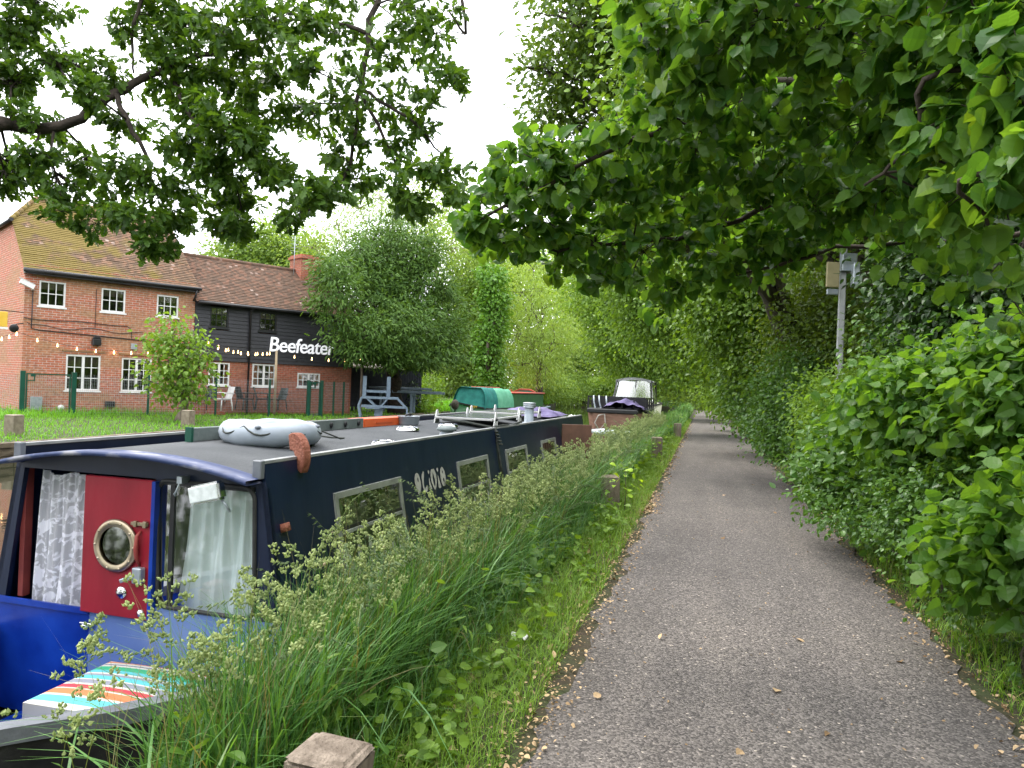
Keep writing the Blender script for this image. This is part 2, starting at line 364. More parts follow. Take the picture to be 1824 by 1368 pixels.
i = np.arange(n-1)[:, None]*5+np.arange(4)[None]
tag(npmesh('towpath', V, np.stack([i, i+5, i+6, i+1], -1).reshape(-1, 4)[:, ::-1], m), kind='structure')
# canal water
m, nt, b, o = _new('water'); b.inputs['Base Color'].default_value = (.018, .022, .012, 1); b.inputs['Roughness'].default_value = .04
b.inputs['Specular IOR Level'].default_value = .6
mp = coords(nt); n2 = N(nt, 'ShaderNodeTexNoise'); n2.inputs['Scale'].default_value = 1.6; n2.inputs['Detail'].default_value = 4; nt.links.new(mp.outputs[0], n2.inputs['Vector'])
bp = N(nt, 'ShaderNodeBump'); bp.inputs['Strength'].default_value = .09; bp.inputs['Distance'].default_value = .03; nt.links.new(n2.outputs[0], bp.inputs['Height']); nt.links.new(bp.outputs[0], b.inputs['Normal'])
S, T = np.meshgrid(np.arange(-25, 400, 3.0), np.array([FAR_T, -8, -4, BANK_T]), indexing='ij'); X, Y = PA(S, T)
i = np.arange(S.shape[0]-1)[:, None]*4+np.arange(3)[None]
tag(npmesh('canal_water', np.stack([X, Y, np.full(X.shape, -.3)], -1), np.stack([i, i+1, i+5, i+4], -1).reshape(-1, 4)[:, ::-1], m), kind='structure')

# ------------------------------------------------------------------ shared surface materials
M_bark = mat('bark', (.06, .05, .035), (.11, .095, .07), 9, .9, bump=.8, bscale=30, stretch=(1, 1, .3))
M_darkbark = mat('dark_bark', (.025, .02, .015), (.06, .045, .035), 9, .9, bump=.8, bscale=30)
M_palebark = mat('pale_bark', (.17, .14, .10), (.26, .22, .16), 9, .85, bump=.5, bscale=30)
M_wood = mat('weathered_timber', (.13, .10, .075), (.26, .21, .165), 5, .85, bump=.7, bscale=22, stretch=(3, 3, .5), c3=(.2, .18, .15))
M_woodh = mat('weathered_beam', (.10, .075, .05), (.24, .19, .13), 2.5, .85, bump=.9, bscale=16, stretch=(1.2, 1.2, 6), c3=(.30, .25, .17))
M_green = mat('green_steel', (.006, .075, .045), (.005, .055, .035), 4, .4)
M_black = mat('black_paint', (.014, .014, .016), (.022, .022, .024), 8, .35)
M_white = mat('white_paint', (.74, .74, .73), (.66, .66, .64), 6, .45)
M_galv = mat('galvanised_steel', (.32, .36, .40), (.45, .49, .52), 12, .42, metal=.55)
M_bluegrey = mat('blue_grey_paint', (.13, .18, .24), (.19, .25, .31), 8, .5)

# ------------------------------------------------------------------ the narrowboat alongside the towpath
BX, BY = -1.2, 3.7; BROT = math.atan2(.9615, .2747)
BOAT = Matrix.Translation((BX, BY, 0)) @ Matrix.Rotation(BROT, 4, 'Z')
def B(a, w, z): return BOAT @ Vector((a, w, z))     # a along the boat, w to its left, z up
M_navy = mat('navy_paint', (.003, .009, .032), (.007, .015, .042), 6, .36, bump=.10, bscale=7, stretch=(1.3, 1.3, .35), c3=(.022, .027, .036), hi=.66)
M_blue = mat('royal_blue_paint', (.003, .025, .24), (.008, .05, .36), 5, .3, bump=.08, bscale=9)
M_lblue = mat('faded_blue_paint', (.10, .165, .40), (.15, .22, .45), 3, .4, bump=.08, bscale=8, c3=(.19, .26, .46), hi=.7)
M_hullblk = mat('blacked_hull', (.012, .012, .013), (.03, .03, .03), 6, .5, bump=.2)
M_gun = mat('grey_gunwale', (.10, .11, .125), (.17, .18, .2), 6, .5, bump=.15)
M_felt = mat('roof_felt', (.055, .06, .066), (.085, .09, .097), 2.5, .85, bump=.3, bscale=60, c3=(.12, .12, .12), hi=.7)
M_red = mat('red_paint', (.21, .007, .018), (.29, .012, .026), 4, .42, bump=.12, bscale=14, stretch=(1, 1.2, .5), c3=(.20, .03, .03), hi=.68)
M_brass = mat('brass', (.34, .27, .18), (.44, .37, .27), 10, .34, metal=.9)
M_chrome = mat('chrome', (.6, .6, .6), (.75, .75, .75), 10, .12, metal=1)
M_mirror = mat('dark_glass', (.38, .40, .36), (.46, .48, .44), 4, .03, metal=1.0)
M_alu = mat('window_aluminium', (.30, .31, .29), (.42, .43, .40), 10, .45, metal=.5)
M_glass = glassmat('boat_glass', (.62, .70, .62), .16)
M_rust = mat('rust', (.19, .06, .035), (.27, .10, .06), 9, .8, bump=.6, bscale=50, c3=(.10, .045, .035))
M_rope = mat('rope', (.03, .035, .03), (.06, .065, .055), 30, .9)
bt = thing('narrowboat', 'navy blue narrowboat with a red front door and grey roof moored beside the tall grass', 'boat', (BX, BY, 0), BROT)
ST = [(-1.75, .02, .30, .02), (-1.55, .14, .29, .10), (-1.03, .42, .24, .30), (-.69, .62, .2, .52), (-.29, .83, .175, .72), (.0, .96, .16, .86), (.8, 1.02, .15, .95), (8.6, 1.02, .16, .95), (9.6, .97, .18, .8), (10.1, .75, .2, .5), (10.35, .3, .21, .15)]
W0 = .77
h = MB(); vs = []
for (a, hw, z, hb) in ST: vs += [(a, W0-hw, z), (a, W0-hw*.98, z-.18), (a+(.15 if a < -1 else 0), W0-hb, -.9), (a+(.15 if a < -1 else 0), W0+hb, -.9), (a, W0+hw*.98, z-.18), (a, W0+hw, z)]
fs = []
for i in range(len(ST)-1):
    for k in range(5): fs.append((6*i+k, 6*i+k+1, 6*i+7+k, 6*i+6+k)[::-1])
h.add(vs, fs, True); h.add(vs[-6:], [(0, 1, 2, 3, 4, 5)]); h.build('hull', M_hullblk, bt)
g = MB()                                              # gunwale ledge
for sgn in (-1, 1):
    vs = []
    for (a, hw, z, hb) in ST:
        for (dw, dz) in ((.015, -.05), (.015, .012), (-.085, .012), (-.085, -.05)): vs.append((a, W0+sgn*max(.01, hw+dw), z+dz))
    fs = []
    for i in range(len(ST)-1):
        for k in range(4): f = (4*i+k, 4*i+(k+1) % 4, 4*i+4+(k+1) % 4, 4*i+4+k); fs.append(f if sgn < 0 else f[::-1])
    g.add(vs, fs)
g.build('gunwale', M_gun, bt)
d = MB(); d.add([(-1.72, W0, .27), (-1.0, W0-.36, .19), (-1.0, W0+.36, .19)], [(0, 1, 2)]); d.box(-1.02, W0-.34, -.3, -1.0, W0+.34, .185); d.build('foredeck', M_gun, bt)
d = MB(); d.box(-1.0, .08, -.32, 0, 1.46, -.28)
for sgn in (-1, 1):
    vs = []
    for (a, hw, z, hb) in ST[2:6]: vs += [(a, W0+sgn*(hw-.075), z), (a, W0+sgn*(hw-.11), -.28)]
    d.add(vs, [(0, 1, 3, 2), (2, 3, 5, 4), (4, 5, 7, 6)])
d.build('well_deck', M_blue, bt)
bn = MB(); bn.box(-.72, .2, -.28, -.05, .74, .05); bn.build('side_bench', M_blue, bt)
# cabin shell: two sides, roof
TUM = .17
def side_w(z): return -TUM*(1.16-z)
c = MB()
for sgn in (1, -1):
    f = (lambda w: w) if sgn > 0 else (lambda w: 2*W0-w)
    L = 8.45
    c.prism([(side_w(.15), .15), (0, 1.16), (.03, 1.16), (side_w(.15)+.03, .15)], 0, L, lambda u, v, hh: (hh, f(u), v))
c.box(L-.03, -.13, .15, L, 1.67, .98)
c.build('cabin', M_navy, bt)
r_ = MB()
def roofz(w): q = (w-W0)/W0; return 1.085+.088*(1-abs(q)**2.2)
r_.grid(lambda u, v: (-.02+8.5*v, .035+(2*W0-.07)*u, roofz(.035+(2*W0-.07)*u)), 16, 30); r_.build('roof', M_felt, bt)
r_ = MB()
M_rail = mat('worn_rail', (.20, .21, .22), (.36, .36, .35), 6, .5, c3=(.08, .09, .1), hi=.7)
for wa in (0, 2*W0-.04): r_ = MB(); r_.box(0, wa, 1.163, 8.45, wa+.04, 1.178); r_.build('handrail', M_rail, bt)
r_ = MB()
for wa in (-.004, 2*W0-.046): r_ = MB(); r_.box(-.035, wa, 1.09, .0, wa+.05, 1.182); r_.build('rail_end_block', M_gun, bt, .004)
hd = MB()                                            # front lip with its arched fascia
arc = [(i/24) for i in range(25)]
ol = [(.005+(2*W0-.01)*f, roofz((2*W0)*f)+.008) for f in arc]; il = [(w, z-.022) for w, z in ol]
for (wA, zA), (wB, zB), (wC, zC), (wD, zD) in zip(ol, ol[1:], il, il[1:]):
    hd.add([(-.14, wA, zA), (-.14, wB, zB), (-.14, wD, zD), (-.14, wC, zC), (.0, wA, zA), (.0, wB, zB), (.0, wD, zD), (.0, wC, zC)],
           [(0, 1, 2, 3), (0, 4, 5, 1), (3, 2, 6, 7)], True)
hd.build('roof_lip', mat('chipped_blue_paint', (.012, .022, .075), (.04, .06, .15), 9, .5, c3=(.26, .26, .29), lo=.3, hi=.55, stretch=(1, .5, 1)), bt)
# front bulkhead: frame pieces leave real openings (doorway w 1.05-1.5, window w .03-.6)
k = MB()
tumL = lambda z: 2*W0-side_w(z)
k.prism([(w, z) for w, z in [(.0, 1.045), (.0, 1.06)]+[(w, z-.02) for w, z in ol[1:-1]]+[(2*W0, 1.06), (2*W0, 1.045)]], 0, .03, lambda u, v, hh: (hh, u, v))
k.box(0, .60, .39, .03, .635, 1.045)                                       # post by the door
k.prism([(side_w(.39), .39), (side_w(1.045), 1.045), (.045, 1.045), (.015, .39)], 0, .03, lambda u, v, hh: (hh, u, v))
k.prism([(1.50, 1.045), (1.60, .33), (tumL(.33), .33), (tumL(1.045), 1.045)], 0, .03, lambda u, v, hh: (hh, u, v))
k.build('bulkhead_frame', M_navy, bt)
k = MB(); k.prism([(1.02, .318), (1.02, -.28), (1.64, -.28), (tumL(.33), .318)], 0, .03, lambda u, v, hh: (hh, u, v)); k.box(-.012, 1.02, .3, .0, 1.66, .332); k.build('lower_panel', M_blue, bt, label='bright royal blue lower panel under the lace curtain')
k = MB(); k.prism([(side_w(.15)-.03, .08), (side_w(.388), .388), (1.018, .388), (1.018, -.28), (-.05, -.28)], -.006, .028, lambda u, v, hh: (hh, u, v)); k.build('lower_panel', M_lblue, bt, label='faded light blue lower panel under the window')
# red door
dr = MB(); dr.box(-.035, .625, .322, -.002, 1.055, 1.038); door = dr.build('door', M_red, bt, .004)
q = MB(); q.box(-.04, .604, .33, -.004, .626, 1.035); q.build('door_edge', M_blue, door)
RX = Matrix.Rotation(R(-90), 4, 'Y')
p = MB(); p.lathe([(.098, .0), (.135, .0), (.138, .012), (.128, .022), (.108, .022), (.102, .016), (.098, .016)], (-.037, .83, .69), 36, RX, False)
for j in range(10):
    a = 2*math.pi*j/10; p.lathe([(.008, 0), (.007, .004), (.002, .006)], (-.058, .83+.12*math.cos(a), .69+.12*math.sin(a)), 8, RX)
pt = p.build('porthole', M_brass, door)
p = MB(); p.lathe([(.0, .004), (.101, .004)], (-.037, .83, .69), 36, RX); p.build('pane', M_mirror, pt)
p = MB(); p.box(-.05, .635, .805, -.035, .74, .822); p.box(-.056, .64, .797, -.035, .662, .83); p.box(-.056, .70, .799, -.035, .72, .828); p.build('bolt', M_brass, door, .002)
p = MB(); p.tube([(-.036, .685, .775), (-.062, .685, .755), (-.066, .685, .69), (-.06, .685, .64), (-.036, .685, .60)], [.007, .009, .012, .009, .007], 8); p.build('handle', mat('red_handle', (.22, .03, .03), (.3, .05, .04)), door)
p = MB(); p.box(-.075, .645, .515, -.035, .70, .595); p.build('latch', M_galv, door, .005)
p = MB(); p.bar((-.065, .69, .55), (-.085, .755, .525), .03, .02); p.build('latch', M_galv, door, .004)
p = MB(); p.lathe([(.032, 0), (.03, .008), (.012, .012), (0, .012)], (-.036, .79, .45), 18, RX); p.build('escutcheon', M_chrome, door); p = MB(); p.lathe([(.02, 0), (.018, .012), (0, .02)], (-.036, .665, .36), 12, RX); p.build('knob', M_chrome, door)
# inner jamb and dark cabin interior
j_ = MB(); j_.box(.03, 1.515, .33, .075, 1.548, 1.03); j_.build('door_jamb', mat('dull_red', (.13, .02, .02), (.2, .035, .03)), bt)
it = MB(); it.box(.9, .02, -.2, .92, 1.5, 1.02); it.box(.05, .02, -.25, .9, 1.5, -.23)
it.build('interior', mat('brown_panelling', (.035, .02, .012), (.055, .03, .02), 4, .7, stretch=(1, 6, 1)), bt)
# lace curtain
m, nt, b, o = _new('lace'); b.inputs['Base Color'].default_value = (.78, .78, .84, 1); b.inputs['Roughness'].default_value = .9
mp = coords(nt, (1, 1, 1)); vo = N(nt, 'ShaderNodeTexNoise'); vo.inputs['Scale'].default_value = 17; vo.inputs['Detail'].default_value = 3; vo.inputs['Distortion'].default_value = 1.2
nt.links.new(mp.outputs[0], vo.inputs['Vector']); r = ramp(nt, [(.50, (.55,)*3), (.58, (.97,)*3)]); nt.links.new(vo.outputs[0], r.inputs[0])
tr = N(nt, 'ShaderNodeBsdfTransparent'); s = N(nt, 'ShaderNodeMixShader'); nt.links.new(r.outputs[0], s.inputs[0])
nt.links.new(tr.outputs[0], s.inputs[1]); nt.links.new(b.outputs[0], s.inputs[2]); nt.links.new(s.outputs[0], o.inputs[0]); M_lace = m
cu = MB(); cu.grid(lambda u, v: (.06+.022*math.sin(u*30+1.5*math.sin(v*3))*(.4+.6*v)+.01*math.sin(u*71), 1.05+u*(.40+.03*v)-.01, 1.02-.74*v-.012*math.sin(u*11)*(1-v)), 70, 14)
cu.build('lace_curtain', M_lace, bt)
M_curt = mat('white_curtain', (.68, .72, .72), (.78, .82, .82), 3, .9)
cu = MB(); cu.grid(lambda u, v: (.075+.02*math.sin(u*34+2*math.sin(v*2+u*5))+.008*math.sin(u*80+v*3), .0+u*(.475+.06*v), 1.05-.68*v), 80, 12)
cu.build('window_curtain', M_curt, bt)
wn = MB(); cx0, cx1, cz0, cz1 = .045, .60, .40, 1.035
def rr(x0, x1, z0, z1, rad, slant=0):
    out = []
    for (cx, cz, a0) in ((x1-rad, z1-rad, 0), (x0+rad, z1-rad, 90), (x0+rad, z0+rad, 180), (x1-rad, z0+rad, 270)):
        for q in range(7): a = R(a0+15*q); z = cz+rad*math.sin(a); out.append((cx+rad*math.cos(a)+slant*(z-z0), z))
    return out
loop = rr(.02, .595, .395, 1.04, .06, .04)
wn.tube([(-.004, w, z) for w, z in loop], .012, 6, True); fr = wn.build('front_window', mat('rubber_seal', (.02, .02, .022), (.035, .035, .035), 8, .6), bt)
pn = MB(); pn.add([(.004, w, z) for w, z in loop], [list(range(len(loop)))]); pn.build('pane', glassmat('clear_glass', (.90, .95, .95), .02), fr)
iq = MB(); iq.grid(lambda u, v: (.11+.012*math.sin(u*22), .44+u*.20, 1.05-.70*v), 24, 4); iq.build('cabin_shade_sheet', mat('cabin_shade_sheet', (.012, .02, .02), (.03, .045, .045), 3, .8, stretch=(1, 9, 1)), bt)  # dark sheet added so the gap beside the curtain looks like unlit cabin
bd = MB(); bd.box(-.004, .515, .41, .012, .54, 1.03); bd.box(-.006, .05, 1.02, .012, .6, 1.045); bd.build('window_bar', M_black, fr)
# rectangular lamp on the corner
lp = MB(); lp.M = Matrix.Translation((-.17, .19, 1.03)) @ Matrix.Rotation(R(-14), 4, 'X'); lp.box(-.03, -.085, -.045, .03, .085, .045); lamp = lp.build('headlamp', M_chrome, bt, .012, 2)
lp = MB(); lp.M = Matrix.Translation((-.17, .19, 1.03)) @ Matrix.Rotation(R(-14), 4, 'X'); lp.box(-.04, -.078, -.037, -.03, .078, .037); lp.build('lens', mat('lens_glass', (.62, .66, .66), (.8, .84, .84), 30, .15), lamp, .003)
lp = MB(); lp.tube([(-.16, .12, 1.0), (-.15, .09, .965), (-.12, .1, .94), (-.1, .13, .95)], .006, 6); lp.build('lamp_bracket', M_galv, lamp)
lt = MB(); lt.box(-.03, .98, .235, -.006, 1.06, .262); lt.box(-.045, 1.0, .24, -.03, 1.03, .257); lt.build('catch', M_chrome, bt, .003)
hk = MB(); hk.tube([(-.05, .45, 1.06), (-.055, .45, 1.03), (-.06, .46, 1.0), (-.055, .475, .985), (-.05, .468, .975)], .006, 6); hk.box(-.06, .43, 1.04, -.0, .46, 1.075); hk.build('lamp_hook', M_galv, bt)
# side windows
M_sidecurt = mat('side_curtain', (.30, .34, .25), (.40, .44, .34), 4, .9, stretch=(3, 1, 1))
def side_pt(a, z, out=0.): return (a, side_w(z)-out, z)
for wi, (a0, a1) in enumerate(((.615, 1.52), (2.645, 3.46), (4.06, 4.88), (5.58, 6.34))):
    z0, z1, fw = .39, .945, .035
    f_ = MB(); quad = lambda mb, A0, A1, Z0, Z1, o0, o1: mb.add([side_pt(A, Z, O) for O in (o0, o1) for Z in (Z0, Z1) for A in (A0, A1)], [(0, 2, 3, 1), (4, 5, 7, 6), (0, 1, 5, 4), (2, 6, 7, 3), (0, 4, 6, 2), (1, 3, 7, 5)])
    for (A0, A1, Z0, Z1) in ((a0, a1, z1-fw, z1), (a0, a1, z0, z0+fw), (a0, a0+fw, z0+fw, z1-fw), (a1-fw, a1, z0+fw, z1-fw)): quad(f_, A0, A1, Z0, Z1, .001, .016)
    quad(f_, a0+fw, a1-fw, .70, .722, .001, .013)
    win = f_.build('side_window', M_alu, bt, .002)
    f_ = MB(); f_.add([side_pt(a0+fw, z0+fw, .0045), side_pt(a1-fw, z0+fw, .0045), side_pt(a1-fw, z1-fw, .0045), side_pt(a0+fw, z1-fw, .0045)], [(0, 1, 2, 3)]); f_.build('pane', M_glass, win)
    f_ = MB(); f_.grid(lambda u, v: (a0+.02+u*(a1-a0-.04), side_w(z0+v*(z1-z0))-.003+.0012*math.sin(u*38+v*4), z0+.02+v*(z1-z0-.04)), 60, 6); f_.build('curtain', M_sidecurt, win)
    f_ = MB(); quad(f_, a0+fw, a1-fw, .724, .742, .006, .010); f_.build('vent_strip', M_black, win)
# the name on the side
from mathutils.geometry import tessellate_polygon
GLYPHS = [[[(1.808,0.94),(1.832,0.932),(1.855,0.906),(1.868,0.87),(1.866,0.838),(1.845,0.804),(1.818,0.781),(1.802,0.787),(1.784,0.814),(1.77,0.847),(1.763,0.879),(1.764,0.905),(1.776,0.925),(1.79,0.936)],[(1.818,0.908),(1.829,0.898),(1.833,0.882),(1.824,0.871),(1.814,0.881),(1.81,0.897)]],[[(1.928,0.941),(1.943,0.932),(1.94,0.908),(1.924,0.872),(1.92,0.845),(1.923,0.821),(1.93,0.809),(1.947,0.821),(1.973,0.834),(1.988,0.824),(1.982,0.798),(1.958,0.784),(1.939,0.781),(1.912,0.795),(1.897,0.827),(1.89,0.862),(1.89,0.897),(1.901,0.922)]],[[(2.031,0.94),(2.046,0.93),(2.042,0.914),(2.031,0.905),(2.02,0.916),(2.013,0.93)]],[[(2.032,0.885),(2.039,0.862),(2.054,0.827),(2.068,0.801),(2.067,0.79),(2.016,0.787),(2.015,0.813),(2.018,0.851),(2.021,0.872)]],[[(2.089,0.941),(2.11,0.935),(2.131,0.942),(2.15,0.931),(2.173,0.895),(2.177,0.85),(2.161,0.809),(2.134,0.785),(2.115,0.784),(2.089,0.809),(2.067,0.845),(2.061,0.884),(2.068,0.919)],[(2.108,0.915),(2.129,0.888),(2.14,0.851),(2.136,0.821),(2.122,0.808),(2.105,0.835),(2.099,0.875)]],[[(2.21,0.941),(2.225,0.931),(2.224,0.915),(2.212,0.905),(2.198,0.915),(2.19,0.931)]],[[(2.207,0.887),(2.221,0.865),(2.236,0.829),(2.251,0.802),(2.248,0.785),(2.202,0.784),(2.194,0.8),(2.2,0.836),(2.199,0.87)]],[[(2.303,0.939),(2.328,0.928),(2.352,0.903),(2.365,0.87),(2.366,0.835),(2.36,0.807),(2.346,0.788),(2.317,0.786),(2.294,0.787),(2.268,0.817),(2.256,0.852),(2.257,0.892),(2.27,0.922)],[(2.31,0.911),(2.32,0.9),(2.318,0.886),(2.306,0.886),(2.301,0.899)],[(2.315,0.852),(2.329,0.845),(2.331,0.827),(2.322,0.814),(2.308,0.83),(2.304,0.844)]]]      # hand drawn letter outlines in boat coordinates (along, height), holes after each outline
q = MB()
for loops in GLYPHS:
    flat = [p for lp_ in loops for p in lp_]
    tri = tessellate_polygon([[Vector((a, z, 0)) for a, z in lp_] for lp_ in loops])
    q.add([(a, side_w(z)-.0045, z) for a, z in flat], [tuple(t) for t in tri])
q.build('lettering', mat('cream_letter', (.46, .45, .41), (.36, .35, .32), 20, .6), bt)
# swung out side hatch, and stern fittings that belong to the boat
q = MB(); q.M = Matrix.Translation((6.75, side_w(.95)-.01, 0)) @ Matrix.Rotation(R(-62), 4, 'Z'); q.box(0, -.012, .55, .42, .012, 1.1); q.build('side_hatch', mat('brown_hatch', (.10, .05, .035), (.15, .075, .05), 6, .6), bt, .004)
q = MB(); q.tube([(8.6, .75, .7), (8.62, .75, 1.12), (8.75, .75, 1.22), (9.3, .72, 1.25)], .022, 8); q.build('tiller', M_bluegrey, bt)
q = MB(); q.box(8.45, -.1, -.25, 10, 1.64, .1); q.build('stern_deck', M_gun, bt)
q = MB(); q.box(.02, .005, 1.0, .05, .12, 1.04); 
q = MB(); q.tube([side_pt(.1, .86, .005), side_pt(.1, .82, .012)], .03, 8); q.build('vent_cap', M_rust, bt)

# ------------------------------------------------------------------ things lying on the boat
def bthing(name, label, cat, a, w, z, rot=0., group=None): return thing(name, label, cat, B(a, w, z), BROT+rot, group)
def bmesh_thing(mb, name, m, label, cat, a, w, z, rot=0., group=None, bevel=0):
    o = mb.build(name, m, None, bevel); o.location = B(a, w, z); o.rotation_euler = (0, 0, BROT+rot); return tag(o, label, cat, group)
# grey inflatable ring
M_pvc = mat('grey_pvc', (.27, .31, .36), (.36, .40, .45), 4, .45, bump=.1, bscale=20)
rg = bthing('inflatable_ring', 'pale grey inflatable ring with a looped cord lying on the boat roof', 'inflatable ring', .98, .62, roofz(.6)+.004)
q = MB(); q.M = Matrix.Rotation(R(-18), 4, 'Z') @ Matrix.Diagonal((1.0, 1.02, 1.0, 1)); ring = []
for i in range(40):
    a = 2*math.pi*i/40; ring.append((.235*math.cos(a), .235*math.sin(a), .062+.004*math.sin(3*a)))
q.tube(ring, [.075+.004*math.sin(8*2*math.pi*i/40) for i in range(40)], 14, True); q.build('tube', M_pvc, rg)
q = MB(); pts = []
for i in range(49):
    a = 2*math.pi*i/48; k_ = abs(math.sin(4*a)); pts.append(((.285+.03*k_)*math.cos(a), (.285+.03*k_)*math.sin(a), .115-.05*k_))
q.tube(pts, .0055, 5); q.tube([(.28, -.1, .1), (.36, -.16, .06), (.43, -.26, .012), (.5, -.25, .012), (.47, -.17, .012), (.36, -.12, .03)], .0055, 5)
q.build('cord', M_rope, rg)
q = MB()
M_patch = mat('dark_grey_pvc', (.15, .17, .2), (.2, .22, .25))
for i in range(4):
    a = math.pi*(i/2+.1); c_ = Vector((.29*math.cos(a), .29*math.sin(a), .112)); q = MB(); q.ell(c_, (.02, .02, .012), 10, 6); q.build('cord_patch', M_patch, rg)
# rusty crescent fender over the roof edge
q = MB(); poly = []
for i in range(15): a = R(-42+i*11.5); poly.append((.115*math.cos(a)*1.0, .125*math.sin(a)))
for i in range(15): a = R(119-i*11.5); poly.append((.03+.038*math.cos(a)-.045, .05*math.sin(a)-.02))
q.prism(poly, -.022, .022, lambda u, v, hh: (hh, -u+.0, v))
bmesh_thing(q, 'rusty_crescent', M_rust, 'rust red crescent shaped iron plate hooked over the roof edge', 'iron plate', .33, .03, 1.175, R(-28), bevel=.005)
# deck lights
dl = bthing('deck_light', 'round chrome rimmed deck light nearest the roof edge, in front of the mushroom vent', 'deck light', 1.78, .20, roofz(.2)+.003, group='deck lights set in the boat roof')
q = MB(); q.lathe([(.105, 0), (.10, .014), (.085, .026), (.062, .03), (.06, .024)], n=26, cap=False); q.build('rim', M_chrome, dl)
q = MB(); q.lathe([(.0, .022), (.06, .022)], n=20)
for i in range(10):
    a = 2*math.pi*i/10; q.lathe([(.011, .021), (.009, .03), (0, .031)], (.078*math.cos(a), .078*math.sin(a), 0), 8)
q.build('lens', mat('prism_glass', (.03, .05, .12), (.08, .1, .16), 20, .1), dl)
for lab, a, w in (('chrome rimmed deck light in the middle of the roof beside the tin basin', 2.9, .52), ('small chrome rimmed deck light just behind the mushroom vent', 3.75, .46)):
    c_ = copy_tree(dl); c_.location = B(a, w, roofz(w)+.003); c_['label'] = lab
# mushroom vent
mv = bthing('mushroom_vent', 'squat grey mushroom shaped roof vent on a round base', 'roof vent', 3.0, .19, roofz(.19))
q = MB(); q.lathe([(.085, 0), (.085, .008), (.062, .012), (.06, .06)], n=24); q.build('base', M_galv, mv)
q = MB(); q.lathe([(.064, .05), (.088, .052), (.09, .066), (.078, .084), (.045, .094), (0, .097)], n=24); q.build('cap', mat('vent_paint', (.14, .17, .17), (.2, .23, .22), 8, .5), mv)
# plank with bolts along the far edge of the roof
pk = bthing('gangplank', 'grey green gangplank with dark round bolts lying along the far edge of the roof', 'plank', .72, .0, 0)
pk.location = B(.72, 1.02, roofz(1.02)+.004)
q = MB(); q.M = Matrix.Rotation(R(-2.5), 4, 'Z'); q.box(0, -.02, 0, 2.1, .02, .085); q.build('board', mat('grey_green_paint', (.10, .125, .12), (.17, .20, .19), 5, .6, bump=.2), pk, .004)
q = MB(); q.M = Matrix.Rotation(R(-2.5), 4, 'Z'); q.box(-.02, -.024, -.002, .0, .024, .09); q.build('end_cap', M_green, pk)
for i in range(9): q = MB(); q.M = Matrix.Rotation(R(-2.5), 4, 'Z'); q.ell((.25+.22*i, -.026, .045), (.022, .012, .024), 10, 6); q.build('bolt', M_black, pk)
# orange tool box and tin basin
q = MB(); q.box(0, -.09, 0, .95, .09, .075); q.box(.2, -.096, .03, .5, -.088, .05)
ob = bthing('tool_case', 'bright orange plastic case behind the tin basin on the roof', 'case', 2.85, 1.0, roofz(1.0)+.003, R(-4))
q.build('case_body', mat('orange_plastic', (.62, .095, .02), (.72, .13, .03), 4, .4), ob, .012, 2)
q = MB(); q.tube([(.72, -.1, .05), (.74, -.11, .095), (.80, -.11, .105), (.86, -.11, .095), (.88, -.1, .05)], .012, 8); q.build('handle', M_black, ob)
q = MB(); q.lathe([(.095, 0), (.1, .01), (.108, .078), (.113, .082), (.106, .083), (.096, .012), (0, .01)], n=26)
bmesh_thing(q, 'tin_basin', M_galv, 'round galvanised tin basin standing in front of the orange case', 'basin', 3.55, .80, roofz(.8)+.003)
# solar panels on A brackets
M_sol = mat('solar_cells', (.02, .025, .05), (.03, .035, .06), 6, .2, spec=.8)
M_panelw = mat('panel_edge', (.42, .42, .41), (.52, .52, .50), 6, .45)
def solar(label, a, w, la, lw, rot, zz):
    t = bthing('solar_panel', label, 'solar panel', a, w, roofz(min(1.5, max(.05, w))), rot, 'solar panels on white triangular brackets')
    q = MB(); q.box(-la/2, -lw/2, zz, la/2, lw/2, zz+.022); q.build('frame', M_panelw, t, .003)
    q = MB(); q.box(-la/2+.03, -lw/2+.03, zz+.0225, la/2-.03, lw/2-.03, zz+.026); q.build('cells', M_sol, t)
    for sx in (-.42, .38):
        for sy in (-1, 1):
            q = MB(); x = sx*la; y = sy*(lw/2+.012)
            q.prism([(-.085, 0), (.085, 0), (.075, .02), (.016, .15), (-.016, .15), (-.075, .02)], y-.006, y+.006, lambda u, v, hh: (x+u, hh, v))
            br = q.build('bracket', M_white, t, .002)
            q = MB(); q.lathe([(.015, -.012), (.015, .012)], (x, y-.008, .075), 10, Matrix.Rotation(R(90), 4, 'X')); q.build('wing_bolt', M_black, br)
    return t
solar('nearer white framed solar panel raised on white triangular brackets', 4.78, .46, 1.35, .62, R(2), .062)
solar('farther solar panel on white brackets between the nearer panel and the chimney', 6.35, .62, 1.1, .62, R(-3), .06)
# chimney
ch = bthing('stove_chimney', 'grey ringed stove chimney pipe standing near the stern end of the roof', 'chimney', 5.75, .16, roofz(.16))
q = MB(); q.lathe([(.085, 0), (.08, .03), (.058, .035), (.056, .225)], n=20); q.build('pipe', mat('chimney_paint', (.28, .33, .38), (.38, .43, .47), 8, .5), ch)
q = MB(); q.lathe([(.06, .205), (.078, .21), (.078, .222), (.062, .228), (.078, .234), (.078, .246), (.062, .252), (.08, .258), (.08, .272), (.05, .276)], n=20); q.build('collar', M_galv, ch)
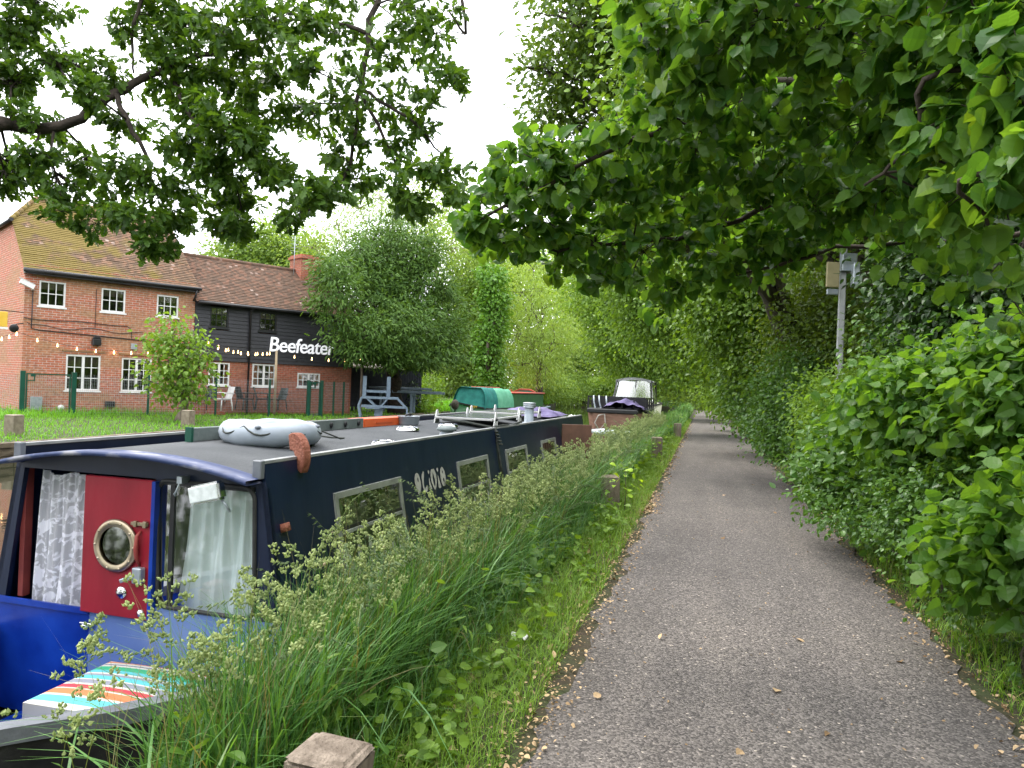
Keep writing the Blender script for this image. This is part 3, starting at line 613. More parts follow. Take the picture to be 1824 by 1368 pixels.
# tarp and coiled rope at the stern, mooring line over the side
M_tarp = mat('purple_tarp', (.10, .08, .19), (.17, .14, .28), 5, .7, bump=.3, bscale=12)
q = MB(); q.grid(lambda u, v: (1.3*(u-.5), .9*(v-.5), .09*math.sin(math.pi*u)**.6*math.sin(math.pi*v)**.6*(1+.35*math.sin(u*17+v*5)+.2*math.sin(v*23))), 30, 20)
bmesh_thing(q, 'folded_tarpaulin', M_tarp, 'crumpled blue purple tarpaulin spread over the stern end of the roof', 'tarpaulin', 7.6, .62, roofz(.62)+.006)
q = MB(); q.tube([(0, .55, .05), (0, .3, .035), (.0, .12, .01), (0, .045, .0), (.0, -.006, -.02), (-.02, -.05, -.2), (-.01, -.075, -.36), (.03, -.1, -.5)], .012, 6)
q.tube([(.03, .02, .0), (.3, .012, .006), (.6, .012, -.012), (.9, .02, .01), (1.2, .06, .01)], .012, 6)
for i in range(5): q.tube([(-.01+.01*math.cos(a)*1.6, -.02-.012*i+.016*math.sin(a), -.04-.03*i) for a in [2*math.pi*k_/8 for k_ in range(9)]], .009, 5)
bmesh_thing(q, 'mooring_rope', M_rope, 'dark green knotted rope hanging down the boat side from the roof edge', 'rope', 3.82, .0, 1.18)
q = MB(); q.grid(lambda u, v: (.3*(u-.5)+.02*math.sin(v*9), .22*(v-.5), .05*math.sin(math.pi*u)*math.sin(math.pi*v)*(1+.5*math.sin(u*19)*math.sin(v*15))), 14, 12)
bmesh_thing(q, 'crumpled_rag', M_white, 'crumpled white cloth lying at the stern corner beside the tarpaulin', 'cloth', 8.25, .12, roofz(.12)+.005)
# striped cushion in the well deck
m, nt, b, o = _new('deckchair_stripes'); b.inputs['Roughness'].default_value = .85
tc = N(nt, 'ShaderNodeTexCoord'); sx = N(nt, 'ShaderNodeSeparateXYZ'); nt.links.new(tc.outputs['Object'], sx.inputs[0])
mr = N(nt, 'ShaderNodeMapRange'); mr.inputs[1].default_value = -.26; mr.inputs[2].default_value = .26; nt.links.new(sx.outputs[0], mr.inputs[0])
O_, W_, T_, G_, Rd, Gy, Nv = (.50, .15, .055), (.46, .45, .40), (.08, .38, .42), (.02, .30, .15), (.42, .03, .05), (.2, .21, .26), (.04, .055, .15)
st = [W_, T_, W_, O_, W_, Rd, W_, Gy, W_, T_, Gy, W_, T_, G_, W_, Nv, W_, O_, W_]; pos = [0, .05, .15, .18, .28, .30, .37, .40, .48, .50, .58, .62, .65, .72, .82, .86, .88, .93, .98]
r = ramp(nt, list(zip(pos, st)), 'CONSTANT'); nt.links.new(mr.outputs[0], r.inputs[0]); nt.links.new(r.outputs[0], b.inputs['Base Color']); M_str = m
cs = bthing('striped_cushion', 'multicoloured striped seat cushion on the bench in the bow well', 'cushion', -.36, .46, .052, R(3))
q = MB(); q.grid(lambda u, v: (.52*(u-.5), .58*(v-.5), .075+.03*(math.sin(math.pi*u)*math.sin(math.pi*v))**.4), 24, 24); q.box(-.26, -.29, 0, .26, .29, .074); q.build('seat_pad', M_str, cs)
q = MB(); q.box(-.09, -.06, 0, .09, .06, .07); q.box(-.07, -.04, .07, .07, .05, .1)
bmesh_thing(q, 'coal_bucket', mat('maroon_tin', (.09, .03, .035), (.14, .05, .05)), 'small maroon tin box on the bow deck beside the striped cushion', 'box', -.80, .86, .195, bevel=.008)

# ------------------------------------------------------------------ the two joined buildings across the canal
FX, FY = -15.27, 23.4; FROT = math.atan2(.6981, .7160)     # local x along the facade, y into the building, z up
def brickmat(name, pal, mort=(.36, .33, .28), stain=(.62, .56, .40), hole=False):
    m, nt, b, o = _new(name); b.inputs['Roughness'].default_value = .88; b.inputs['Specular IOR Level'].default_value = .25
    tc = N(nt, 'ShaderNodeTexCoord'); sx = N(nt, 'ShaderNodeSeparateXYZ'); nt.links.new(tc.outputs['Object'], sx.inputs[0])
    ad = N(nt, 'ShaderNodeMath', operation='ADD'); nt.links.new(sx.outputs[0], ad.inputs[0]); nt.links.new(sx.outputs[1], ad.inputs[1])
    cb = N(nt, 'ShaderNodeCombineXYZ'); nt.links.new(ad.outputs[0], cb.inputs[0]); nt.links.new(sx.outputs[2], cb.inputs[1])
    br = N(nt, 'ShaderNodeTexBrick'); br.inputs['Scale'].default_value = 1; br.inputs['Brick Width'].default_value = .225; br.inputs['Row Height'].default_value = .075
    br.inputs['Mortar Size'].default_value = .007; br.inputs['Mortar Smooth'].default_value = .15; br.inputs['Bias'].default_value = -.1; nt.links.new(cb.outputs[0], br.inputs['Vector'])
    br.inputs['Color1'].default_value = (*pal[0], 1); br.inputs['Color2'].default_value = (*pal[1], 1); br.inputs['Mortar'].default_value = (*mort, 1)
    n1 = N(nt, 'ShaderNodeTexNoise'); n1.inputs['Scale'].default_value = .8; n1.inputs['Detail'].default_value = 5
    mp = N(nt, 'ShaderNodeMapping'); mp.inputs['Scale'].default_value = (.6, 1.6, 1); nt.links.new(cb.outputs[0], mp.inputs[0]); nt.links.new(mp.outputs[0], n1.inputs['Vector'])
    r = ramp(nt, [(.46, (0, 0, 0)), (.58, (1, 1, 1))]); nt.links.new(n1.outputs[0], r.inputs[0])
    ml = N(nt, 'ShaderNodeMath', operation='MULTIPLY'); ml.inputs[1].default_value = .55; nt.links.new(r.outputs[0], ml.inputs[0])
    mx = N(nt, 'ShaderNodeMix', data_type='RGBA'); nt.links.new(ml.outputs[0], mx.inputs[0]); nt.links.new(br.outputs[0], mx.inputs[6]); mx.inputs[7].default_value = (*stain, 1)
    n2 = N(nt, 'ShaderNodeTexNoise'); n2.inputs['Scale'].default_value = 9; n2.inputs['Detail'].default_value = 4; nt.links.new(cb.outputs[0], n2.inputs['Vector'])
    r2 = ramp(nt, [(.3, (.72, .70, .70)), (.7, (1.2, 1.2, 1.2))]); nt.links.new(n2.outputs[0], r2.inputs[0])
    m2 = N(nt, 'ShaderNodeMix', data_type='RGBA', blend_type='MULTIPLY'); m2.inputs[0].default_value = 1; nt.links.new(mx.outputs[2], m2.inputs[6]); nt.links.new(r2.outputs[0], m2.inputs[7])
    nt.links.new(m2.outputs[2], b.inputs['Base Color'])
    bp = N(nt, 'ShaderNodeBump'); bp.inputs['Strength'].default_value = .7; bp.inputs['Distance'].default_value = .012; bp.invert = True; nt.links.new(br.outputs['Fac'], bp.inputs['Height']); nt.links.new(bp.outputs[0], b.inputs['Normal'])
    return m
M_brick = brickmat('red_brick', ((.44, .135, .075), (.35, .15, .085)), mort=(.47, .42, .37), stain=(.33, .21, .11))
M_brick2 = brickmat('old_red_brick', ((.38, .105, .06), (.27, .085, .052)), mort=(.30, .25, .2), stain=(.25, .12, .075))
def tilemat(name, c1, c2, c3, moss, mosslo):
    m, nt, b, o = _new(name); b.inputs['Roughness'].default_value = .9; b.inputs['Specular IOR Level'].default_value = .2
    tc = N(nt, 'ShaderNodeTexCoord'); mp = N(nt, 'ShaderNodeMapping'); mp.inputs['Scale'].default_value = (9, 1, 1)
    nt.links.new(tc.outputs['Object'], mp.inputs[0])
    sx = N(nt, 'ShaderNodeSeparateXYZ'); nt.links.new(tc.outputs['Object'], sx.inputs[0])
    # one random value per tile: cell noise in x and course number
    f1 = N(nt, 'ShaderNodeMath', operation='MULTIPLY'); f1.inputs[1].default_value = 9; nt.links.new(sx.outputs[0], f1.inputs[0])
    f2 = N(nt, 'ShaderNodeMath', operation='MULTIPLY'); f2.inputs[1].default_value = 1/.082; nt.links.new(sx.outputs[2], f2.inputs[0])
    fl = N(nt, 'ShaderNodeMath', operation='FLOOR'); nt.links.new(f2.outputs[0], fl.inputs[0])
    hf = N(nt, 'ShaderNodeMath', operation='MULTIPLY'); hf.inputs[1].default_value = .5; nt.links.new(fl.outputs[0], hf.inputs[0])
    a_ = N(nt, 'ShaderNodeMath', operation='ADD'); nt.links.new(f1.outputs[0], a_.inputs[0]); nt.links.new(hf.outputs[0], a_.inputs[1])
    fx = N(nt, 'ShaderNodeMath', operation='FLOOR'); nt.links.new(a_.outputs[0], fx.inputs[0])
    cb = N(nt, 'ShaderNodeCombineXYZ'); nt.links.new(fx.outputs[0], cb.inputs[0]); nt.links.new(fl.outputs[0], cb.inputs[1])
    wn = N(nt, 'ShaderNodeTexWhiteNoise', noise_dimensions='2D'); nt.links.new(cb.outputs[0], wn.inputs['Vector'])
    r = ramp(nt, [(0, c1), (.6, c2), (.93, c3), (.97, c3), (1, (.34, .26, .22))]); nt.links.new(wn.outputs['Value'], r.inputs[0])
    n1 = N(nt, 'ShaderNodeTexNoise'); n1.inputs['Scale'].default_value = 1.1; n1.inputs['Detail'].default_value = 8; n1.inputs['Roughness'].default_value = .65; nt.links.new(tc.outputs['Object'], n1.inputs['Vector'])
    gr = N(nt, 'ShaderNodeMath', operation='MULTIPLY_ADD'); gr.inputs[1].default_value = -.045; nt.links.new(sx.outputs[0], gr.inputs[0]); nt.links.new(n1.outputs[0], gr.inputs[2])
    rm = ramp(nt, [(mosslo, (0,)*3), (mosslo+.12, (.9,)*3)]); nt.links.new(gr.outputs[0], rm.inputs[0])
    mx = N(nt, 'ShaderNodeMix', data_type='RGBA'); nt.links.new(rm.outputs[0], mx.inputs[0]); nt.links.new(r.outputs[0], mx.inputs[6]); mx.inputs[7].default_value = (*moss, 1)
    nt.links.new(mx.outputs[2], b.inputs['Base Color'])
    n3 = N(nt, 'ShaderNodeTexNoise'); n3.inputs['Scale'].default_value = 22; nt.links.new(tc.outputs['Object'], n3.inputs['Vector'])
    bp = N(nt, 'ShaderNodeBump'); bp.inputs['Strength'].default_value = .6; bp.inputs['Distance'].default_value = .03; nt.links.new(n3.outputs[0], bp.inputs['Height']); nt.links.new(bp.outputs[0], b.inputs['Normal'])
    return m
M_tile = tilemat('mossy_clay_tiles', (.105, .07, .048), (.15, .10, .066), (.21, .12, .075), (.165, .125, .032), .35)
M_tile2 = tilemat('brown_clay_tiles', (.095, .064, .047), (.135, .086, .06), (.185, .10, .068), (.14, .11, .036), .50)
def roof_slope(mb, xa, xb, y0, z0, y1, z1, course=.11, xa1=None, xb1=None):
    L = math.hypot(y1-y0, z1-z0); n = max(2, int(L/course)); ny, nz = -(z1-z0)/L, (y1-y0)/L; s_ = 1 if y1 > y0 else -1; ny *= s_; nz *= s_
    xa1 = xa if xa1 is None else xa1; xb1 = xb if xb1 is None else xb1
    for i in range(n):
        f0, f1 = i/n, (i+1)/n; vs = []
        A0, A1 = xa+(xa1-xa)*f0, xa+(xa1-xa)*f1; B0, B1 = xb+(xb1-xb)*f0, xb+(xb1-xb)*f1
        m_ = max(2, int((B0-A0)/.5)); w = [random.gauss(0, .004) for _ in range(m_+1)]
        for j in range(m_+1):
            g_ = j/m_; t_ = .022+w[j]
            vs += [(A0+(B0-A0)*g_, y0+(y1-y0)*f0+ny*t_, z0+(z1-z0)*f0+nz*t_), (A1+(B1-A1)*g_, y0+(y1-y0)*f1+ny*.002, z0+(z1-z0)*f1+nz*.002), (A0+(B0-A0)*g_, y0+(y1-y0)*f0, z0+(z1-z0)*f0)]
        fs = []
        for j in range(m_): fs += [(3*j, 3*j+3, 3*j+4, 3*j+1), (3*j+2, 3*j+5, 3*j+3, 3*j)]
        mb.add(vs, fs)
M_dark = mat('room_dark', (.012, .012, .012), (.035, .028, .02), 3, .9)
M_wglass = glassmat('window_glass', (.75, .78, .78), .10)
M_warm = emit('lit_curtain', (.75, .32, .16), .25)
def holes_wall(mb, x0, x1, z0, z1, y0, y1, holes):
    """wall in the xz plane from y0 (front) to y1 with rectangular openings"""
    xs = sorted({x0, x1, *[h[0] for h in holes], *[h[1] for h in holes]}); zs = sorted({z0, z1, *[h[2] for h in holes], *[h[3] for h in holes]})
    ins = lambda x, z: any(h[0] < x < h[1] and h[2] < z < h[3] for h in holes)
    for i in range(len(xs)-1):
        for j in range(len(zs)-1):
            if not ins((xs[i]+xs[i+1])/2, (zs[j]+zs[j+1])/2):
                mb.add([(xs[i], y0, zs[j]), (xs[i+1], y0, zs[j]), (xs[i+1], y0, zs[j+1]), (xs[i], y0, zs[j+1])], [(0, 1, 2, 3)])
    for (a, b, c, d_) in holes:
        mb.add([(a, y0, c), (b, y0, c), (b, y0, d_), (a, y0, d_), (a, y1, c), (b, y1, c), (b, y1, d_), (a, y1, d_)], [(0, 4, 5, 1), (1, 5, 6, 2), (2, 6, 7, 3), (3, 7, 4, 0)])
def window(par, x0, x1, z0, z1, y, cols, rows, m, sill=True, mull=None, warm=False, label=None):
    f = MB(); fw = .055; yo = y-.012
    f.box(x0, yo, z0, x0+fw, y+.05, z1); f.box(x1-fw, yo, z0, x1, y+.05, z1); f.box(x0+fw, yo, z0, x1-fw, y+.05, z0+fw); f.box(x0+fw, yo, z1-fw, x1-fw, y+.05, z1)
    if mull: f.box((x0+x1)/2-.04, yo+.003, z0+fw, (x0+x1)/2+.04, y+.05, z1-fw)
    win = f.build('window', m, par, .004, label=label)
    g = MB(); secs = [(x0+fw, (x0+x1)/2-.04), ((x0+x1)/2+.04, x1-fw)] if mull else [(x0+fw, x1-fw)]
    for (a, b) in secs:
        for i in range(1, cols): x = a+(b-a)*i/cols; g.box(x-.013, y+.008, z0+fw, x+.013, y+.035, z1-fw)
        for j in range(1, rows): z = z0+fw+(z1-z0-2*fw)*j/rows; g.box(a, y+.01, z-.013, b, y+.033, z+.013)
    g.build('glazing_bars', m, win)
    g = MB(); g.add([(x0+fw, y+.022, z0+fw), (x1-fw, y+.022, z0+fw), (x1-fw, y+.022, z1-fw), (x0+fw, y+.022, z1-fw)], [(0, 1, 2, 3)]); g.build('pane', M_wglass, win)
    g = MB(); g.box(x0+.01, y+.3, z0, x1-.01, y+.32, z1); 
    g.build('room_behind', M_dark, win)
    if warm:
        g = MB(); g.grid(lambda u, v: (x0+fw+u*(x1-x0)*.28, y+.07+.012*math.sin(u*25), z0+fw+v*(z1-z0-2*fw)), 16, 2); g.grid(lambda u, v: (x1-fw-u*(x1-x0)*.22, y+.07+.012*math.sin(u*25), z0+fw+v*(z1-z0-2*fw)), 16, 2); g.build('curtain', mat('red_curtain', (.42, .12, .06), (.55, .2, .1), 4), win)
    else:
        g = MB(); g.grid(lambda u, v: (x0+fw+u*(x1-x0-2*fw), y+.06+.008*math.sin(u*40), z1-fw-v*(z1-z0)*.26), 30, 2); g.build('blind', mat('brown_blind', (.10, .07, .05), (.16, .12, .09), 6), win)
    if sill:
        g = MB(); g.box(x0-.04, y-.055, z0-.055, x1+.04, y+.02, z0-.002); g.build('sill', m, win, .004)
    return win
b1 = thing('brick_building', 'two storey red brick building with white windows and a mossy tiled roof', 'building', (FX, FY, 0), FROT)
WIN1 = [(.39, 1.14, 3.51, 4.31, 3, 2, None), (2.18, 2.93, 3.50, 4.28, 3, 2, None), (3.94, 4.68, 3.51, 4.26, 3, 2, None), (1.22, 2.24, .86, 2.02, 2, 3, 1), (2.89, 3.86, .86, 2.0, 2, 3, 1)]
w = MB(); holes_wall(w, 0, 5.25, -.3, 4.78, 0, .12, [h[:4] for h in WIN1])
# left gable wall with half hip, right and back walls
DEP, RZ, EZ = 6.3, 7.45, 4.72; RY = DEP/2
gl = [(0, -.3), (0, EZ), (1.95, 6.38), (DEP-1.95, 6.38), (DEP, EZ), (DEP, -.3)]
w.add([(0, y, z) for y, z in gl], [list(range(6))])
w.add([(5.25, 0, -.3), (5.25, 0, EZ), (5.25, RY, RZ-.05), (5.25, DEP, EZ), (5.25, DEP, -.3)], [(4, 3, 2, 1, 0)])
w.add([(0, DEP, -.3), (5.25, DEP, -.3), (5.25, DEP, EZ), (0, DEP, EZ)], [(3, 2, 1, 0)])
w.build('wall', M_brick, b1)
rf = MB(); q_ = (RZ-EZ)/RY
rf_x = lambda y: 0
roof_slope(rf, -.07, 5.33, -.22, EZ-.16, 1.9, EZ+1.9*q_, .11)
roof_slope(rf, -.07, 5.33, 1.9, EZ+1.9*q_, RY, RZ, .11, xa1=.85)
roof_slope(rf, -.07, 5.33, DEP+.22, EZ-.16, RY, RZ, .3, xa1=.85)
rf.add([(-.12, 1.85, 6.36), (-.12, DEP-1.85, 6.36), (.85, RY, RZ+.02)], [(0, 2, 1)])
roofo = rf.build('roof', M_tile, b1)
rg_ = MB()
for i in range(16): x = .85+i*.28; rg_.tube([(x, RY, RZ), (x+.27, RY, RZ+.005)], .085, 8)
for i in range(7): f0, f1 = i/7, (i+.94)/7; a_, b_ = Vector((-.1, 1.88, 6.38)), Vector((.85, RY, RZ)); rg_.tube([a_.lerp(b_, f0), a_.lerp(b_, f1)], .08, 8)
rg_.build('ridge_tiles', M_tile, roofo)
g = MB(); g.tube([(-.1, -.27, EZ-.16), (5.35, -.27, EZ-.14)], .062, 8); g.box(-.05, -.24, EZ-.26, 5.3, -.02, EZ-.10); g.tube([(-.14, 1.5, 6.33), (-.14, DEP-1.5, 6.33)], .06, 8); g.build('gutter', M_black, b1)
g = MB(); g.tube([(5.2, -.27, EZ-.18), (5.18, -.2, EZ-.4), (5.17, -.06, EZ-.55)], .035, 8); g.build('downpipe', M_black, b1)
g = MB(); g.box(-.03, -.03, 4.42, .16, 0, 4.58); g.box(-.03, -.06, 4.58, .16, 0, 4.7); g.build('corbel', M_brick, b1)
for h in WIN1:
    window(b1, h[0], h[1], h[2], h[3], .03, h[4], h[5], M_white, mull=h[6])
    g = MB(); g.box(h[0]-.12, -.03, h[3]+.10, h[1]+.12, .0, h[3]+.155); g.build('drip_moulding', mat('tile_creasing', (.22, .12, .06), (.3, .18, .09), 8, .9), b1)
# weatherboarded building to the right
b2 = thing('weatherboarded_building', 'black weatherboarded building on a red brick ground floor with a brown tiled roof', 'building', (FX, FY, 0), FROT)
XA, XE, BOARD = 5.26, 11.88, 2.06
WIN2 = [(5.85, 6.64, 1.16, 2.0, 2, 3), (7.52, 8.47, 1.16, 2.02, 2, 3), (9.41, 10.42, 1.19, 1.75, 2, 2)]; WIN2U = [(5.8, 6.5, 3.28, 4.04), (7.69, 8.41, 3.29, 4.02)]
w = MB(); holes_wall(w, XA, XE, -.3, BOARD+.1, .04, .16, [h[:4] for h in WIN2]); w.add([(XE, .04, -.3), (XE, 4.6, -.3), (XE, 4.6, 4.2), (XE, 2.3, 6.0), (XE, .04, 4.2)], [(0, 1, 2, 3, 4)])
w.add([(XA, 4.6, -.3), (XE, 4.6, -.3), (XE, 4.6, 4.3), (XA, 4.6, 4.3)], [(3, 2, 1, 0)])
w.build('brick_wall', M_brick2, b2)
wb = MB(); nb = 16
for i in range(nb):
    z0 = BOARD+(4.3-BOARD)*i/nb; z1 = BOARD+(4.3-BOARD)*(i+1)/nb+.012
    segs = [(XA, XE+.03)]
    for (a, b_, c_, d_) in WIN2U:
        if z1 > c_ and z0 < d_:
            segs = [s_ for (p_, q2) in segs for s_ in ((p_, min(q2, a)), (max(p_, b_), q2)) if s_[1]-s_[0] > .01]
    for (p_, q2) in segs: wb.add([(p_, -.028, z0), (q2, -.028, z0), (q2, -.004, z1), (p_, -.004, z1), (p_, .03, z0), (q2, .03, z0)], [(0, 1, 2, 3), (4, 5, 1, 0)])
wb.build('weatherboarding', mat('black_boards', (.022, .023, .027), (.035, .036, .042), 3, .55, bump=.2, stretch=(.3, 1, 4)), b2)
for h in WIN2: window(b2, h[0], h[1], h[2], h[3], .055, h[4], h[5], M_white, mull=1, warm=True)
for h in WIN2U: window(b2, h[0], h[1], h[2], h[3], .0, 3, 3, M_black, mull=None)
rf = MB(); roof_slope(rf, XA-.05, XE+.15, -.25, 4.14, 2.3, 6.12, .11); roof_slope(rf, XA-.05, XE+.15, 4.85, 4.14, 2.3, 6.12, .3); ro2 = rf.build('roof', M_tile2, b2)
g = MB(); g.tube([(XA-.05, 2.3, 6.13), (XE+.15, 2.3, 6.13)], .08, 8); g.build('ridge_tiles', M_tile2, ro2)
g = MB(); g.box(10.3, 1.75, 5.4, 11.25, 2.75, 6.62); g.box(10.24, 1.69, 6.62, 11.31, 2.81, 6.72); g.box(10.3, 1.75, 6.72, 11.25, 2.75, 6.8); chim = g.build('chimney', M_brick2, ro2)
g = MB(); g.box(10.26, 1.62, 5.52, 11.29, 1.74, 5.62); g.build('flashing', M_galv, chim)
g = MB(); g.tube([(10.1, 2.0, 5.8), (10.1, 2.0, 7.6)], .015, 6)
for i in range(5): g.tube([(9.9, 2.0, 6.9+.15*i), (10.3, 2.0, 6.9+.15*i)], .007, 4)
g.build('aerial', M_galv, ro2)
g = MB(); g.tube([(XA, -.3, 4.13), (XE+.1, -.3, 4.13)], .055, 8); g.box(XA+.05, -.25, 4.10, XE+.1, -.03, 4.2); g.build('gutter', M_black, b2)
g = MB(); g.tube([(7.31, -.28, 4.1), (7.31, -.09, 3.95), (7.31, -.09, .1)], .04, 8); g.build('drainpipe', M_black, b2)
# wall fixtures of the brick front
def fthing(name, label, cat, x, y, z, group=None): return thing(name, label, cat, Vector((FX, FY, 0))+Matrix.Rotation(FROT, 3, 'Z') @ Vector((x, y, z)), FROT, group)
def fobj(mb, name, m, label, cat, x, y, z, bevel=0, group=None):
    o = mb.build(name, m, None, bevel); o.location = Vector((FX, FY, 0))+Matrix.Rotation(FROT, 3, 'Z') @ Vector((x, y, z)); o.rotation_euler = (0, 0, FROT); return tag(o, label, cat, group)
t = fthing('security_camera', 'white security camera on the corner of the brick building beside the top window', 'camera', .1, -.05, 4.02)
q = MB(); q.M = Matrix.Translation((-.08, -.18, .1)) @ Matrix.Rotation(R(24), 4, 'Y'); q.box(-.2, -.075, -.07, .2, .075, .07); q.box(-.27, -.085, .07, .2, .085, .085); q.build('camera_housing', M_white, t, .012, 2)
q = MB(); q.tube([(.05, -.16, .04), (.1, -.1, -.04), (.1, .05, -.04)], .03, 8); q.build('mount', M_white, t)
q = MB(); q.box(-.13, -.09, -.1, .13, .09, .12); q.prism([(-.13, .12), (.13, .12), (.09, .2), (-.09, .2)], -.07, .05, lambda u, v, hh: (u, hh, v))
fobj(q, 'loudspeaker', M_black, 'small black loudspeaker on the brick wall above the ground floor windows', 'loudspeaker', 2.06, -.1, 2.45, .02)
t = fthing('wall_floodlight', 'round black floodlight fixed low on the corner near the yellow sign', 'floodlight', -.28, -.12, 2.75)
q = MB(); q.lathe([(.06, 0), (.11, .05), (.13, .12), (.11, .14), (0, .14)], n=16, M=Matrix.Rotation(R(100), 4, 'X')); q.build('lamp_head', M_black, t)
q = MB(); q.tube([(0, .05, .05), (.1, .12, .12), (.28, .12, .16)], .018, 6); q.build('bracket', M_black, t)
t = fthing('hanging_sign', 'small yellow hanging sign on a black bracket at the building corner', 'sign', -.62, -.25, 2.75)
q = MB(); q.box(-.16, -.02, 0, .16, .02, .46); q.build('sign_board', mat('yellow_sign', (.62, .38, .03), (.68, .44, .06), 5, .5), t, .01)
q = MB(); q.box(-.18, -.026, -.07, .18, .026, -.005); q.build('lower_board', M_white, t)
q = MB(); q.tube([(-.3, 0, .5), (.62, .25, .5)], .014, 6); q.build('bracket', M_black, t)
q = MB(); q.box(-.09, -.07, -.1, .09, 0, .1); fobj(q, 'junction_box', M_galv, 'small grey junction box on the brick wall above the second ground floor window', 'junction box', 3.24, 0, 2.4, .006)
q = MB(); q.box(-.16, -.12, -.2, .16, 0, .22); fobj(q, 'meter_cabinet', M_galv, 'pale grey meter cabinet low on the brick wall behind the green gate', 'cabinet', .42, -.01, .42, .008)
q = MB(); q.box(-.14, -.16, -.09, .14, 0, .1); fobj(q, 'wall_vent', M_black, 'small black vent box at the foot of the brick wall', 'vent', 2.55, 0, .42, .006)
q = MB(); q.lathe([(.07, 0), (.07, .06), (.09, .07), (.09, .16), (0, .17)], n=14, M=Matrix.Rotation(R(90), 4, 'X')); fobj(q, 'flue_outlet', M_white, 'small round white flue outlet low on the wall behind the green gate', 'flue', 1.1, 0, .3)
q = MB()
q.tube([(.22, -.03, 4.0), (.22, -.03, 2.78), (.4, -.03, 2.74), (2.0, -.03, 2.68), (3.6, -.03, 2.62), (5.2, -.03, 2.58)], .016, 5)
q.tube([(.0, -.03, 3.1)]+[(x, -.03, 3.08-.02*math.sin(x*3)) for x in np.arange(.2, 3.1, .2)]+[(3.15, -.03, 2.95), (3.16, -.03, 2.62)], .012, 5)
q.tube([(2.02, -.03, 4.2), (2.02, -.03, 2.95)], .009, 5); q.tube([(.1, -.03, 2.95)]+[(x, -.03, 2.86+.05*math.sin(x*4)) for x in np.arange(.2, 3.6, .15)], .010, 5)
fobj(q, 'wall_cables', M_black, 'black cables and conduits running across the brick front', 'cables', 0, 0, 0)
# sign lettering
me = textmesh('Beefeater', .80, .02, .006, .10, .95); xs = [v.co.x for v in me.vertices]; x0, x1 = min(xs), max(xs)
me.transform(Matrix.Diagonal((2.85/(x1-x0), 1.0, 1, 1)) @ Matrix.Translation((-x0, 0, 0))); me.transform(Matrix.Rotation(R(90), 4, 'X'))
me.materials.append(emit('white_sign_letters', (.85, .86, .9), .12))
o = bpy.data.objects.new('sign_lettering', me); COL.objects.link(o); o.location = Vector((FX, FY, 0))+Matrix.Rotation(FROT, 3, 'Z') @ Vector((8.12, -.085, 2.54)); o.rotation_euler = (0, 0, FROT)
tag(o, 'large white script letters on the black weatherboarding', 'sign')
# string lights with bulbs
M_bulb = emit('warm_bulb', (1, .62, .26), 2.2)
def lights(label, pts, n, sag, bsize=.027):
    t = fthing('string_lights', label, 'string lights', 0, 0, 0, 'strings of warm bulbs'); q = MB(); line = []
    for (a, b) in zip(pts, pts[1:]):
        a, b = Vector(a), Vector(b)
        for i in range(n+1): f = i/n; line.append(a.lerp(b, f)-Vector((0, 0, sag*math.sin(math.pi*f))))
    q.tube(line, .008, 4); q.build('cable', M_black, t)
    for i, p in enumerate(line[1:-1]):
        q = MB(); q.tube([p, p-Vector((0, 0, .05))], .014, 6); q.ell(p-Vector((0, 0, .085)), (bsize, bsize, bsize*1.25), 8, 6); q.build('bulb', M_bulb, t)
lights('string of warm bulbs along the front of the red brick wall', [(-1.2, -.5, 2.45), (-.2, -.2, 2.62), (2.6, -.12, 2.22), (5.2, -.4, 2.62)], 5, .12)
lights('string of warm bulbs drooping from the leafy young tree to the wooden pole', [(5.2, -1.6, 2.6), (7.95, -1.0, 2.52)], 9, .16)
lights('string of warm bulbs in front of the black boards left of the wooden pole', [(5.3, -.3, 2.85), (7.95, -1.0, 2.50)], 8, .2)
lights('string of warm bulbs running right from the wooden pole towards the evergreen', [(7.95, -1.0, 2.46), (12.5, -.8, 2.5)], 6, .12)
q = MB(); q.tube([(0, 0, -.1), (.01, 0, 1.2), (0, 0, 2.3)], [.055, .05, .045], 8); fobj(q, 'wooden_pole', mat('pale_pole', (.30, .24, .15), (.38, .30, .2), 6, .8, bump=.4), 'plain wooden pole holding up the strings of bulbs', 'pole', 7.95, -1.0, .25)
q = MB(); q.tube([(0, 0, -.1), (0, 0, 2.6)], .05, 8); fobj(q, 'brown_post', M_wood, 'thin brown post at the far end of the brick building', 'post', 12.05, -.5, .25)
q = MB(); q.box(0, 0, -.3, 1.6, .22, .42); q.box(-.02, -.02, .42, 1.62, .24, .48); fobj(q, 'low_brick_wall', M_brick2, 'low brick wall beside the leafy young tree', 'wall', 4.6, -.75, .1)
# green mesh fence with two gates
def mesh_panel(mb, x0, x1, z0, z1, y, step=.1, th=.004):
    for x in np.arange(x0, x1, step*.55): mb.box(x-th/2, y-th/2, z0, x+th/2, y+th/2, z1)
    for z in np.arange(z0, z1, step): mb.box(x0, y-th/2-.005, z-th/2, x1, y+th/2-.005, z+th/2)
fn = fthing('mesh_fence', 'green mesh fence on posts in front of both buildings', 'fence', 0, -1.1, 0)
for xa, xb, za, zb in ((1.34, 3.4, .1, 1.38), (3.4, 5.66, .15, 1.4), (5.66, 9.2, .25, 1.42), (10.0, 11.1, .3, 1.42), (-2.2, -.26, 0, 1.3)): q = MB(); mesh_panel(q, xa, xb, za, zb, 0); q.build('wire_panel', M_galv, fn)
for x in (3.41, 5.68, 7.69, 10.4, 10.85): q = MB(); q.box(x-.03, -.03, 0, x+.03, .03, 1.46); q.build('post', M_green, fn, .004)
